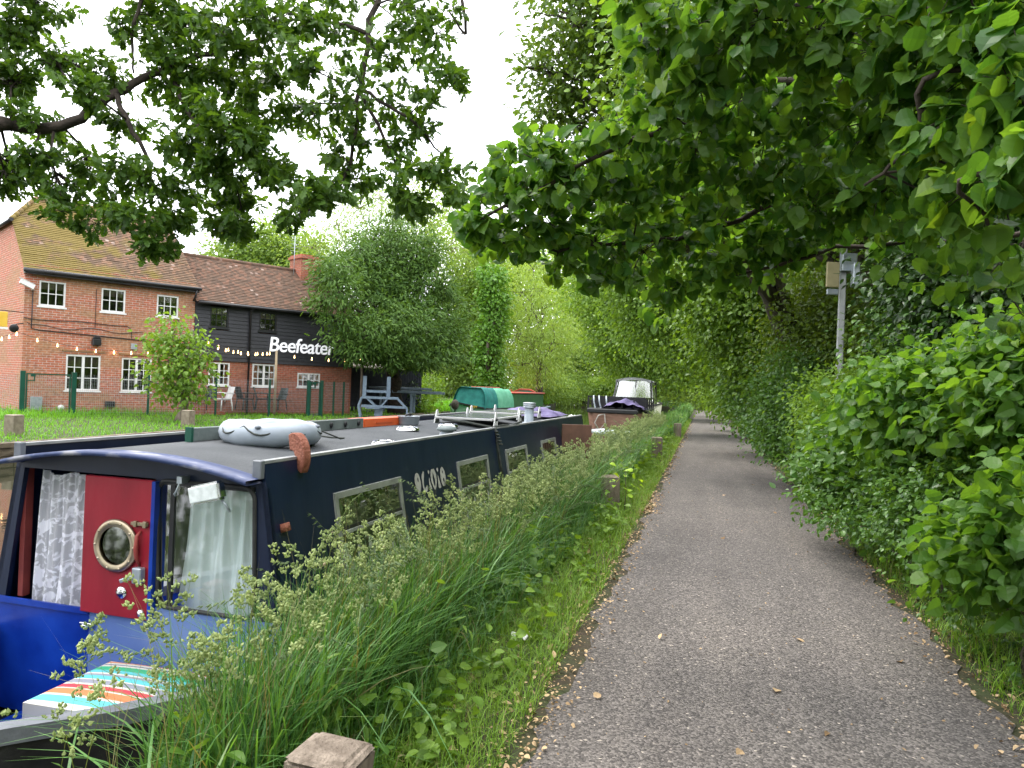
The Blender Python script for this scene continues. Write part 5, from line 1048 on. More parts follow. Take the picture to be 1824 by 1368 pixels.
shrub('elderly_shrub', 'mass of dark leaves behind the steel frame under the yew', 'shrub', [BK(715, 715, 36.5, .6), BK(705, 690, 36.5, .6), BK(725, 700, 36, .5), BK(712, 735, 35.5, .5)], L_ivy, .13, 1.4, .2)
shrub('bank_shrub', 'far low scrub closing the water below the distant trees', 'shrub', [BK(970, 690, 104, 2.4, 1.8), BK(1000, 692, 106, 2.4, 1.8), BK(1030, 690, 108, 2.4, 1.8), BK(940, 688, 104, 2.4, 1.8), BK(1060, 690, 122, 3, 2.2), BK(1100, 692, 124, 3, 2.2), BK(1135, 692, 124, 3, 2.4)], L_far, .3, 1.6, .5)
shrub('hedge_shrub', 'dense dark scrub at the very end of the visible towpath', 'shrub', [BK(1175, 700, 104, 2.6), BK(1205, 700, 98, 2.4), BK(1235, 706, 90, 2.2), BK(1260, 700, 84, 2.2), BK(1285, 706, 76, 2), BK(1220, 680, 98, 2.6), BK(1250, 680, 90, 2.4), BK(1190, 676, 104, 2.6), BK(1310, 700, 66, 1.8)], L_far, .28, 1.6, .5)
# young leafy tree on the lawn
yb = at(322, 738, 23.0); tree('young_tree', 'young leafy tree with a leaning stump like trunk in front of the brick building', 'tree', (yb.x, yb.y, .05),
     [BK(300, 600, 23, .55), BK(335, 620, 23, .6), BK(310, 650, 22.8, .7), BK(340, 670, 22.8, .6), BK(285, 650, 23, .45), BK(360, 650, 23, .35), BK(300, 690, 22.8, .5), BK(325, 700, 22.6, .4), BK(275, 610, 23, .25), BK(300, 565, 23, .22), BK(345, 590, 23, .25), BK(365, 625, 23, .2), BK(270, 680, 23, .3), BK(318, 540+30, 23, .15), BK(350, 700, 23, .3)],
     L_bright, M_wood, .13, .62, .22, 8, .16, .5, OVATE, .2, fork=tuple(at(332, 690, 22.9)), twigs=3)

# ------------------------------------------------------------------ trees and bushes on the towpath side, right of the path
def PB(s, t, z, r, rz=None): p = P(s, t, z); return (p.x, p.y, z, r, r, rz or r)
tree('oak_tree', 'tall oak on the towpath side with leafy ends against the white sky at top centre', 'tree', tuple(P(17, 5.0)),
     [BK(988, 130, 15.5, .8), BK(1028, 40, 15, 1.0), BK(978, 200, 16, .5), BK(1058, 130, 15.5, 1.0), BK(1088, 30, 15, 1.0), BK(1138, 100, 15.5, 1.2), BK(1028, 220, 16, .7), BK(968, 250, 16, .35), BK(1178, 20, 15, 1.2), BK(1038, -80, 15, 1.2), BK(1088, 240, 16, .7), BK(1008, 330, 16.5, .4), BK(953, 120, 15.5, .35)],
     leafmat('lighter_oak_leaf', (.03, .075, .018), (.07, .14, .03), .45, .4), M_bark, .15, .95, .2, 8, .28, .2, OAK, .3, twigs=7)  # lighter green than the other oak's leaves
tree('hedgerow_tree', 'tree with light green leaves glimpsed through the overhanging hazel', 'tree', tuple(P(13, 6.2)),
     [BK(1250, 120, 13, 1.5), BK(1350, 230, 12.5, 1.6), BK(1220, 280, 14, 1.4), BK(1450, 120, 12, 1.7), BK(1400, 330, 13, 1.5), BK(1560, 230, 11.5, 1.6), BK(1600, 60, 11, 1.8), BK(1750, 120, 10.5, 1.8), BK(1120, 330, 15, 1.0), BK(1300, 10, 12, 1.6), BK(1760, 280, 10.5, 1.4), BK(1200, 380, 15, 1.1), BK(1650, 330, 11, 1.2)],
     L_bright, M_bark, .12, 1.0, .35, 10, .22, .3, OVATE, .3)
tree('hedgerow_tree', 'ivy covered tree with leaves coloured darker for the deep shade at the right edge', 'tree', tuple(P(9.2, 4.4)),
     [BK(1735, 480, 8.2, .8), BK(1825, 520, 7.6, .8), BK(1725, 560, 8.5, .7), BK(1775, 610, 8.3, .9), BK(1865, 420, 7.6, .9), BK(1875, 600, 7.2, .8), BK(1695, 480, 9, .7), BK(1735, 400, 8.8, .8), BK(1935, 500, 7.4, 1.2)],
     leafmat('shade_darkened_leaf', (.007, .024, .007), (.02, .055, .013), .15, .35), M_darkbark, .075, 1.6, .22, 10, .16, .3, OVATE, .35)  # leaf colour darkened to put the deep shade in here
tree('hedgerow_tree', 'olive green small leaved tree behind the grey utility pole', 'tree', tuple(P(14.5, 4.6)),
     [BK(1570, 560, 14.0, 1.1), BK(1630, 620, 13.0, 1.1), BK(1470, 560, 15.2, .9), BK(1530, 660, 14.3, 1.0), BK(1620, 690, 12.0, .7), BK(1450, 620, 15, .9), BK(1540, 470, 15, 1.1), BK(1650, 540, 12.6, .9), BK(1610, 640, 11.2, .4), BK(1590, 590, 11.8, .3)],
     L_olive, M_bark, .075, 1.25, .26, 10, .14, .3, OVATE, .35)
tree('hedgerow_tree', 'glossy hawthorn arching over the towpath left of the utility pole', 'tree', tuple(P(20, 4.6)),
     [BK(1420, 570, 18.5, 1.3), BK(1350, 560, 19, 1.4), BK(1300, 520, 19, 1.2), BK(1400, 640, 18.5, 1.1), BK(1360, 480, 19, 1.5), BK(1450, 500, 18, 1.4), BK(1250, 500, 20, 1.1), BK(1290, 580, 20, 1.0), BK(1340, 640, 20, .9)],
     L_mid, M_bark, .105, 1.25, .35, 10, .2, .35, OVATE, .35)
tree('hedgerow_tree', 'tall leafy tree whose boughs hang over the middle of the towpath', 'tree', tuple(P(30, 4.6)),
     [BK(1240, 570, 28, 1.6), BK(1180, 530, 28, 1.7), BK(1300, 620, 28, 1.4), BK(1130, 500, 28, 1.4), BK(1200, 470, 28, 2), BK(1290, 500, 28, 2), BK(1230, 630, 29, .9), BK(1150, 580, 29, 1.0), BK(1120, 430, 28, 1.8), BK(1200, 400, 28, 2)],
     L_mid, M_bark, .15, 1.2, .5, 10, .25, .4, KITE, .3)
tree('hedgerow_tree', 'spreading tree drooping over the canal beyond the hooded cruiser', 'tree', tuple(P(46, 4.0)),
     [BK(1110, 560, 44, 2.2), BK(1160, 600, 44, 2.0), BK(1070, 520, 44, 2.0), BK(1130, 650, 45, 1.3), BK(1200, 640, 44, 1.6), BK(1250, 600, 44, 2), BK(1090, 610, 46, 1.4), BK(1160, 520, 44, 2.4), BK(1240, 520, 44, 2.5), BK(1080, 460, 44, 2.2)],
     L_mid, M_bark, .2, 1.3, .6, 10, .3, .45)
tree('hedgerow_tree', 'farthest dense tree closing off the towpath where it bends left', 'tree', tuple(P(78, 2.8)),
     [BK(1210, 670, 74, 2.2), BK(1180, 630, 74, 3), BK(1240, 640, 72, 3), BK(1290, 640, 70, 3.5), BK(1150, 600, 75, 3), BK(1210, 580, 74, 3.5), BK(1270, 560, 72, 4), BK(1120, 560, 78, 3.5), BK(1250, 690, 70, 2.2), BK(1300, 700, 68, 2.2), BK(1120, 650, 80, 3), BK(1170, 672, 80, 1.8)], L_far, M_bark, .3, 1.4, .8)
tree('hedgerow_tree', 'large background tree deep behind the hedge on the right', 'tree', tuple(P(24, 11)),
     [PB(18, 9, 5, 2.8), PB(24, 10, 4, 3.2), PB(24, 8, 8, 3), PB(32, 9, 6, 3.5), PB(14, 10, 8, 3), PB(12, 9, 3.5, 2.6), PB(38, 8, 4, 3), PB(44, 9, 7, 4), PB(52, 7, 5, 4), PB(8, 9, 5, 2.6), PB(20, 7.5, 11, 3), PB(30, 6, 10.5, 3)], L_far, M_bark, .28, 1.2, .8)
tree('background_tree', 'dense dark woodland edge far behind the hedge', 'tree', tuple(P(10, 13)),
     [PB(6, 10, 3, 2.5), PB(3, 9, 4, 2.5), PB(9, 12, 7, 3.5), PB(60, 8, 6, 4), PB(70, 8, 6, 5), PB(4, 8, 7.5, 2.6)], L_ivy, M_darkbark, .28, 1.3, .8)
tree('hedgerow_tree', 'big leafy tree on the hedge side some way back along the towpath', 'tree', tuple(P(-9, 5)),
     [PB(-9, 4, 5, 2.8), PB(-12, 6, 3, 2.6), PB(-6, 6, 6, 2.6), PB(-9, 3, 8, 2.8), PB(-14, 3, 5, 3), PB(-3, 7.5, 4, 2.4), PB(-12, 2.5, 2.2, 1.6)], L_far, M_bark, .24, 1.2, .6)
tree('willow_tree', 'waterside tree overhanging the canal some way back along the far bank', 'tree', tuple(P(-10, -14.5)),
     [PB(-10, -13, 4, 3), PB(-13, -10, 5, 3), PB(-8, -15, 6, 3), PB(-14, -6, 4.5, 2.6), PB(-13, -2.5, 3.5, 2.2), PB(-15, -9, 2, 2.2)], L_far, M_bark, .26, 1.2, .6)
shrub('hazel_bush', 'tall hedge of hazel continuing beside the path level with the viewpoint', 'bush',
      [PB(3.6, 4.5, 1.0, .8, .9), PB(2.2, 4.2, 1.1, .8, .9), PB(.6, 4.3, 1.0, .8), PB(-1.2, 4.4, 1.1, .9), PB(-3, 4.5, 1.2, 1.0), PB(4.6, 5.6, 1.6, 1.1), PB(6.4, 6.2, 1.4, 1.2), PB(2.5, 6, 2.4, 1.2), PB(0, 6, 2.2, 1.2), PB(8.5, 7, 1.6, 1.3), PB(5.5, 4.6, .5, .5), PB(7.2, 5.2, .9, .7)], L_hedge, .095, 1.1, .25, OVATE, z=.1, stems=5)
tree('background_tree', 'broad tree beyond the lawn well to the left of the brick building', 'tree', (-47, 46, .1),
     [(-47, 46, 6, 4.5), (-52, 44, 5, 4.5), (-46, 50, 9, 4.5), (-56, 38, 5, 4.5), (-60, 30, 4, 4.5), (-62, 22, 5, 5), (-64, 12, 4, 4.5), (-50, 46, 1.6, 2.4), (-58, 32, 1.4, 2.4), (-63, 18, 1.4, 2.6)], L_far, M_bark, .4, 1.2, .9)
tree('hedgerow_tree', 'loose leafy thicket filling the shade between the overhead hazel and the hedge', 'tree', tuple(P(9.0, 3.9)),
     [BK(1585, 665, 9.4, .28), BK(1630, 640, 8.4, .3), BK(1680, 640, 7.8, .3), BK(1625, 590, 9.2, .3), BK(1660, 570, 8.6, .35), BK(1740, 620, 7.0, .25), BK(1650, 520, 9.0, .35), BK(1640, 450, 10.0, .35), BK(1720, 540, 8.0, .25), BK(1800, 620, 6.4, .22), BK(1660, 430, 9.2, .3), BK(1690, 470, 8.4, .25), BK(1780, 470, 7.6, .2)],
     L_hedge, M_darkbark, .062, .75, .24, 8, .02, .35, OVATE, .2, stems=2, twigs=6)
# bushes at the path edge, near to far
shrub('hazel_bush', 'broad leaved hazel low beside the path in the right foreground', 'bush',
      [BK(1765, 990, 4.55, .24), BK(1830, 960, 4.3, .26), BK(1735, 960, 4.8, .2), BK(1850, 1020, 4.3, .2), BK(1910, 980, 4.2, .35), BK(1800, 1040, 4.4, .13), BK(1950, 900, 4.2, .4), BK(1870, 920, 4.2, .18)], L_hazel, .085, 1.25, .12, ROUND, k=6, z=.02)
shrub('hazel_bush', 'large leaved hazel standing waist to head high at the right of the path', 'bush',
      [BK(1640, 720, 6.3, .38), BK(1730, 705, 5.8, .36), BK(1805, 690, 5.4, .33), BK(1790, 750, 5.4, .34), BK(1620, 780, 6.4, .28), BK(1570, 770, 7.0, .30), BK(1710, 770, 5.9, .24), BK(1850, 730, 5.1, .36), BK(1845, 660, 5.2, .25), BK(1900, 690, 5, .45), BK(1580, 720, 6.8, .25), BK(1560, 690, 6.8, .12), BK(1650, 650, 6.0, .12), BK(1705, 638, 5.7, .14), BK(1775, 620, 5.3, .13), BK(1600, 680, 6.3, .10), BK(1825, 590, 5.1, .14), BK(1530, 730, 7.0, .12)], L_hazel, .085, 1.3, .14, ROUND, k=6, z=.05)
shrub('bramble_bush', 'small leaved bramble tangle in the shade below the larger hazel', 'bush',
      [BK(1640, 890, 5.9, .24), BK(1700, 880, 5.6, .26), BK(1760, 860, 5.5, .26), BK(1800, 890, 5.2, .22), BK(1670, 840, 6.1, .24), BK(1850, 850, 5.2, .3), BK(1600, 860, 6.3, .2), BK(1740, 920, 5.6, .2), BK(1490, 925, 7.0, .12), BK(1530, 935, 6.7, .14), BK(1590, 950, 6.2, .14), BK(1650, 985, 5.6, .14), BK(1700, 1060, 4.9, .12), BK(1450, 895, 7.6, .12), BK(1620, 920, 6.0, .18)], L_hedge, .042, 1.15, .1, OVATE, z=.02)
shrub('hazel_bush', 'bright glossy bush spilling down to the path edge halfway along the right side', 'bush',
      [BK(1520, 840, 7.9, .40), BK(1555, 880, 7.4, .34), BK(1495, 800, 8.4, .36), BK(1545, 790, 8.0, .38), BK(1485, 860, 8.0, .26), BK(1595, 905, 7.0, .24), BK(1515, 880, 7.8, .24)], L_hedge, .075, 1.3, .13, OVATE, k=7, z=.02)
shrub('hawthorn_bush', 'yellowish green sprigged bush in front of the foot of the utility pole', 'bush',
      [BK(1505, 730, 9.8, .42), BK(1475, 760, 9.8, .34), BK(1525, 690, 10.0, .36), BK(1545, 740, 9.4, .36), BK(1465, 710, 10.4, .36), BK(1500, 780, 9.4, .3)], L_bright, .05, 1.0, .14, OVATE, z=.02)
shrub('hawthorn_bush', 'rounded dark glossy bush reaching the path where it narrows', 'bush',
      [BK(1428, 730, 13.2, .6), BK(1398, 770, 13.4, .45), BK(1438, 780, 12.6, .45), BK(1468, 740, 12.4, .5), BK(1418, 680, 14, .6), BK(1388, 720, 14.2, .5), BK(1388, 790, 13.2, .28), BK(1453, 815, 11.4, .3)], L_hedge, .07, 1.35, .2, OVATE, z=.02)
shrub('hawthorn_bush', 'mid distance bush hanging over the right edge of the path', 'bush',
      [BK(1366, 690, 20, .8), BK(1346, 730, 20.5, .6), BK(1376, 740, 19, .6), BK(1336, 680, 21, .7), BK(1356, 650, 20.5, .8)], L_hedge, .11, 1.3, .25, OVATE, z=.02)
shrub('hawthorn_bush', 'smaller pale bush farther along the right edge of the path', 'bush',
      [BK(1306, 690, 29, .9), BK(1316, 720, 28, .7), BK(1326, 690, 27, .9), BK(1291, 705, 32, .8), BK(1306, 660, 29, 1)], L_bright, .13, 1.3, .3, KITE, z=.02)
shrub('hawthorn_bush', 'last low bush before the path bends out of sight', 'bush',
      [BK(1273, 695, 44, 1.1), BK(1283, 705, 40, .9), BK(1263, 690, 50, 1.2), BK(1278, 680, 44, 1.2)], L_far, .18, 1.3, .4, KITE, z=.02)

# ------------------------------------------------------------------ near boughs: hazel over the path, oak over the water
def near_tree(name, label, cat, base, limbs, clumps, lm, bark, tm, size, rosettes, per, cl, r_limb, upbias=.8, droop=.5, limbs_r=None):
    base = Vector(base); t = thing(name, label, cat, base); w = MB(); pts = []
    rel = lambda p: tuple(Vector(p)-base)
    for li, L in enumerate(limbs):
        path = smooth(L)
        r0 = (limbs_r[li] if limbs_r else r_limb); m_ = len(path)
        w.tube([rel(p) for p in path], [r0*(1-.85*i/(m_-1))+.004 for i in range(m_)], 8); pts += [(p, r0*(1-.85*i/(m_-1))) for i, p in enumerate(path) if i > 0]
    Pn, A, Nn, Rn = [], [], [], []
    for (c, rx, ry, rz, dens) in clumps:
        c = Vector(c); near, rn_ = min(pts, key=lambda q: (q[0]-c).length)
        mid = near.lerp(c, .55)+Vector((random.gauss(0, .05), random.gauss(0, .05), .06*(near-c).length))
        r1 = max(.006, min(rn_*.6, .004+.018*(near-c).length)); w.tube([rel(near), rel(mid), rel(c)], [r1, r1*.75, r1*.5], 5)
        n = max(3, int(rosettes*dens))
        for _ in range(n):
            d = Vector((random.gauss(0, .45)*rx, random.gauss(0, .5)*ry, random.gauss(0, .45)*rz)); tip = c+d
            st_ = c.lerp(mid, random.random()*.6); bend = st_.lerp(tip, .6)+Vector((0, 0, .12*(tip-st_).length))
            w.tube([rel(st_), rel(bend), rel(tip)], [r1*.42, r1*.3, .0016], 4)
            dirn = (tip-bend).normalized()
            for j in range(per):
                f = random.random(); base_p = tip.lerp(bend, f*.75) if per < 6 else tip.lerp(bend, f*.3)
                off = Vector((random.gauss(0, 1), random.gauss(0, 1), random.gauss(0, .5)))*cl
                a_ = np.array(dirn)*.55+nrm(rng.normal(size=3))*.8; a_[2] -= droop
                Pn.append(np.array(base_p+off*.5)); A.append(a_); Nn.append(np.array((0, 0, upbias))+rng.normal(size=3)*.45); Rn.append(rng.random())
    w.build('branches', bark, t)
    Pn = np.array(Pn); leaves('foliage', Pn-np.array(base), np.array(A), np.array(Nn), size*(.65+.7*rng.random(len(Pn))), tm, lm, t, np.array(Rn)); return t
hb = P(3.4, 4.3, 0); top = Vector((hb.x-.2, hb.y+.3, 2.3))
hl = [[hb, top, at(1500, 150, 3.7), at(1280, 190, 3.9), at(1060, 280, 4.2), at(860, 390, 4.4)],
      [hb, top, at(1560, 330, 4.0), at(1250, 410, 4.5), at(1020, 440, 4.7), at(880, 440, 4.8)],
      [hb, top+Vector((0, -.3, .4)), at(1620, 20, 3.1), at(1350, 20, 3.3), at(1150, 60, 3.5)],
      [hb, top+Vector((-.1, -.4, 0)), at(1780, 120, 2.6), at(1640, 250, 2.8), at(1540, 330, 3.0)],
      [hb, top, at(1620, 430, 4.2), at(1350, 480, 4.6), at(1180, 510, 4.9)],
      [hb, top+Vector((-.1, -.6, -.1)), at(1850, 300, 2.2), at(1760, 400, 2.4)]]
hc = []
def HC(u, v, Y, rp, dens=1.0): k_ = Y/FPX; hc.append((at(u, v, Y), rp*k_*1.15, .30, rp*k_*.9, dens))
for (u, v, Y, r_, dn) in [(850, 395, 4.4, 45, .8), (900, 330, 4.4, 50, 1), (960, 290, 4.3, 60, 1.2), (900, 430, 4.7, 50, .9), (980, 400, 4.6, 70, 1.3), (1030, 320, 4.4, 70, 1.4), (1060, 430, 4.7, 70, 1.3), (1110, 250, 4.2, 70, 1.3), (1130, 350, 4.5, 75, 1.5), (1150, 450, 4.7, 70, 1.3), (1190, 510, 4.8, 50, .8), (1090, 490, 4.9, 40, .5), (1000, 475, 4.8, 40, .4), (1180, 180, 3.9, 70, 1.1), (1230, 280, 4.1, 80, 1.5), (1250, 390, 4.5, 80, 1.5), (1290, 470, 4.6, 60, 1.1), (1180, 70, 3.5, 60, 1.1), (1260, 80, 3.4, 80, 1.3), (1230, 160, 3.5, 50, .8), (1320, 180, 3.8, 80, 1.3), (1350, 310, 4.1, 90, 1.6), (1370, 425, 4.5, 70, 1.3), (1430, 435, 4.5, 50, .8), (1350, 40, 3.2, 90, 1.3), (1460, 60, 3.1, 90, 1.3), (1440, 200, 3.7, 90, 1.5), (1470, 330, 4.1, 90, 1.6), (1470, 385, 4.3, 60, .8), (1560, 90, 3.1, 90, 1.3), (1560, 220, 3.4, 90, 1.4), (1580, 340, 3.8, 90, 1.4), (1600, 390, 4.1, 60, .6), (1660, 60, 2.9, 100, 1.2), (1660, 180, 2.9, 90, 1.2), (1650, 300, 3.1, 80, 1.2), (1700, 370, 3.2, 60, .7), (1750, 80, 2.6, 90, 1.1), (1760, 220, 2.5, 90, 1.1), (1780, 330, 2.4, 80, 1.0), (1840, 150, 2.3, 90, 1.0), (1830, 40, 2.4, 90, 1), (1840, 280, 2.2, 80, .8), (1900, 220, 2.3, 120, 1), (1500, -70, 3, 120, 1.2), (1300, -70, 3.2, 100, 1.1), (1750, -80, 2.6, 130, 1.2), (1130, 10, 3.5, 40, .5), (1650, 440, 3.9, 45, .35), (1740, 430, 3.4, 50, .35), (1810, 480, 3.2, 45, .3), (1800, 400, 2.8, 60, .5), (1720, 500, 3.8, 40, .2), (1820, 560, 3.6, 40, .25)]:
    HC(u, v, Y, r_, dn)
near_tree('hazel_tree', 'big round leaved hazel bough arching across the top right over the towpath', 'tree', hb, hl, hc, L_hazel, M_darkbark, ROUND, .072, 25, 6, .05, .035, .7, .45, [.026, .022, .02, .013, .016, .011])

ob_ = Vector((-16.2, 7.5, .1)); otp = Vector((-14.5, 8.2, 4.0))
ol_ = [[ob_, otp, at(-120, 215, 8.6), at(0, 222, 8.8), at(110, 224, 9), at(205, 165, 9.1), at(300, 118, 9.3), at(420, 85, 9.5), at(560, 40, 9.6)],
       [ob_, otp+Vector((0, 0, 1.5)), at(-100, -140, 8.6), at(232, -70, 9), at(234, 60, 9.1), at(238, 130, 9.1)],
       [ob_, otp+Vector((0, 0, 2.2)), at(100, -240, 8.8), at(640, -120, 9.2), at(655, 60, 9.3), at(640, 160, 9.3), at(615, 310, 9.4), at(520, 400, 9.4)],
       [ob_, otp+Vector((0, 0, 2.6)), at(300, -260, 9), at(640, -140, 9.3), at(800, -40, 9.6), at(830, 60, 9.7), at(800, 20, 9.7)],
       [at(205, 165, 9.1), at(232, 225, 9), at(262, 285, 9), at(256, 350, 8.9), at(250, 410, 8.9)],
       [at(300, 118, 9.3), at(335, 200, 9.1), at(400, 280, 9.0), at(430, 370, 9.0)],
       [at(655, 60, 9.3), at(560, 30, 9.4), at(500, 0, 9.4)], [at(640, 160, 9.3), at(740, 220, 9.4), at(800, 300, 9.5)],
       [at(640, 160, 9.3), at(700, 280, 9.4), at(745, 380, 9.5)]]
oc = []
for (u, v, r_, dn) in [(30, 60, 60, 1.4), (70, 20, 45, .8), (20, 140, 55, 1.2), (60, 280, 45, 1.0), (20, 300, 50, 1.2), (15, 330, 25, .4), (100, 110, 30, .5), (40, 205, 40, .7), (130, 110, 30, .5), (190, 130, 40, .9), (150, 160, 40, .8), (230, 60, 25, .4), (210, 215, 35, .6), (270, 30, 50, .9), (290, 90, 45, .8), (300, 150, 40, .8), (340, 40, 60, 1.4), (340, 120, 50, 1.2), (350, 190, 55, 1.2), (400, 60, 60, 1.3), (410, 140, 50, 1.2), (400, 220, 55, 1.4), (330, 260, 50, 1.1), (440, 260, 55, 1.3), (480, 290, 40, .9), (380, 300, 50, 1.2), (420, 350, 45, 1.2), (400, 400, 35, .9), (430, 400, 25, .5), (470, 50, 50, 1.1), (480, 130, 45, .9), (460, 195, 45, .9), (540, 40, 50, 1.0), (550, 120, 45, .7), (500, 315, 30, .5), (510, 200, 30, .4), (160, 300, 45, .8), (110, 340, 40, .7), (220, 300, 45, .7), (280, 330, 45, .8), (200, 370, 45, .9), (260, 390, 45, .9), (310, 390, 35, .8), (150, 400, 25, .4), (280, 440, 30, .7), (100, 375, 25, .3), (90, 240, 30, .4), (330, 350, 35, .6), (600, 190, 40, .7), (560, 210, 35, .6), (590, 60, 50, .7), (640, 60, 55, .9), (640, 150, 50, .8), (690, 100, 55, 1.0), (720, 50, 50, .9), (770, 60, 45, .7), (700, 190, 50, 1.0), (760, 150, 45, .8), (800, 120, 35, .6), (815, 145, 25, .4), (640, 250, 50, .9), (700, 260, 50, 1.0), (750, 230, 45, .9), (600, 280, 45, .9), (590, 330, 45, 1.0), (640, 320, 40, .8), (560, 350, 35, .6), (700, 330, 40, .7), (750, 300, 40, .9), (800, 310, 40, .7), (745, 370, 30, .7), (720, 370, 25, .4), (820, 340, 25, .5), (520, 390, 25, .4), (530, 370, 20, .3), (800, 20, 35, .5), (740, 10, 45, .7), (620, -20, 60, 1), (420, -30, 70, 1.3), (280, -40, 60, 1), (60, -60, 80, 1.3), (760, -60, 60, .9), (-60, 100, 80, 1.3), (-70, 300, 80, 1.2), (-150, 200, 110, 1.5), (-200, 60, 120, 1.6), (-160, -60, 120, 1.5), (-260, 220, 120, 1.4), (-250, 340, 100, 1.2), (-60, -140, 110, 1.5), (100, -160, 100, 1.4), (230, -150, 90, 1.2), (400, -150, 100, 1.3), (560, -150, 100, 1.3), (700, -160, 100, 1.2), (-330, 120, 130, 1.5), (-300, -80, 130, 1.5)]:
    Y = 9.0+random.uniform(-.7, .8); k_ = Y/FPX; oc.append((at(u, v, Y), r_*k_*.88, .4, r_*k_*.74, dn*(.75 if u > 585 else 1.2)))
near_tree('oak_tree', 'oak bough with lobed leaves hanging across the top left over the canal', 'tree', ob_, ol_, oc, L_oak, M_darkbark, OAK, .112, 31, 9, .055, .1, .6, .15, [.10, .05, .06, .05, .032, .03, .025, .022, .022])

# ------------------------------------------------------------------ grasses, weeds and litter of the verge
def vsamp(s0, s1, t0, t1, pw=1.):
    def f(n):
        s = s0+(s1-s0)*rng.random(n)**pw; t = t0+(t1-t0)*rng.random(n); X, Y = PA(s, t); return X, Y, gz(s, t)-.01
    return f
G_tall = leafmat('tall_grass_blade', (.015, .066, .02), (.085, .215, .075), .36, .4, .4, odd=(.22, .2, .09))
G_short = leafmat('short_grass_blade', (.05, .13, .018), (.13, .26, .045), .3, .5, .3, odd=(.3, .25, .12))
hh = lambda a, b_: (lambda n: a+(b_-a)*rng.random(n)**1.3)
ll = lambda a, b_: (lambda n: a+(b_-a)*rng.random(n))
tall = [blades(1100, vsamp(.2, 2.3, -1.18, -.6), hh(.15, .48), .009, ll(.1, .9)), blades(6000, vsamp(2.3, 4.6, -1.18, -.72), hh(.28, .84), .0095, ll(.05, .75)), blades(3400, vsamp(4.5, 7.5, -1.18, -.70), hh(.3, .84), .0095, ll(.05, .9)), blades(4000, vsamp(7.5, 11, -1.18, -.66), hh(.4, .95), .011, ll(.1, .8)), blades(9000, vsamp(11, 26, -1.18, -.55), hh(.4, .85), .012, ll(.1, .7)), blades(7000, vsamp(26, 60, -1.2, -.25), hh(.4, .8), .022, ll(.1, .6)), blades(1500, vsamp(60, 90, -1.2, -.25), hh(.4, .9), .04, ll(.1, .6)),
        blades(3500, vsamp(.2, 11, -.78, -.50), hh(.15, .48), .007, ll(.2, 1.0)), blades(700, vsamp(2.0, 12, -1.18, -.7), hh(.6, 1.1), .0035, ll(.05, .5), 4, .97+.03*rng.random(700)), blades(420, vsamp(1.8, 9, -1.15, -.65), hh(.3, .8), .017, ll(.4, 1.3), 6)]
tag(npmesh('tall_grass', *merge(tall)[:2], G_tall, None, merge(tall)[2]), kind='stuff')
short = [blades(15000, vsamp(.3, 6, -.75, -.09), hh(.04, .2), .0045, ll(.2, 1.1), 3), blades(13000, vsamp(6, 16, -.72, -.07), hh(.05, .18), .007, ll(.2, 1.), 3), blades(7000, vsamp(16, 45, -.62, -.05), hh(.06, .2), .014, ll(.2, .9), 3),
         blades(5000, vsamp(2.6, 9, 2.24, 2.85), hh(.05, .28), .006, ll(.3, 1.1), 3), blades(2500, vsamp(9, 45, 2.26, 2.8), hh(.06, .26), .014, ll(.3, 1.), 3)]
tag(npmesh('short_grass', *merge(short)[:2], G_short, None, merge(short)[2]), kind='stuff')
G_lawn = leafmat('lawn_blade', (.05, .17, .014), (.10, .28, .03), .35, .5, .3)
lawn = [blades(26000, vsamp(10, 34, FAR_T-.02, -20), hh(.05, .17), .022, ll(.2, 1.0), 2), blades(7000, vsamp(-8, 12, FAR_T-.02, -24), hh(.05, .17), .03, ll(.2, 1.0), 2), blades(6000, vsamp(14, 30, -17.5, -20.5), hh(.1, .38), .02, ll(.2, .9), 3), blades(9000, vsamp(34, 75, FAR_T-.05, -15), hh(.2, .8), .05, ll(.2, .8), 3)]
tag(npmesh('lawn_grass', *merge(lawn)[:2], G_lawn, None, merge(lawn)[2]), kind='stuff')
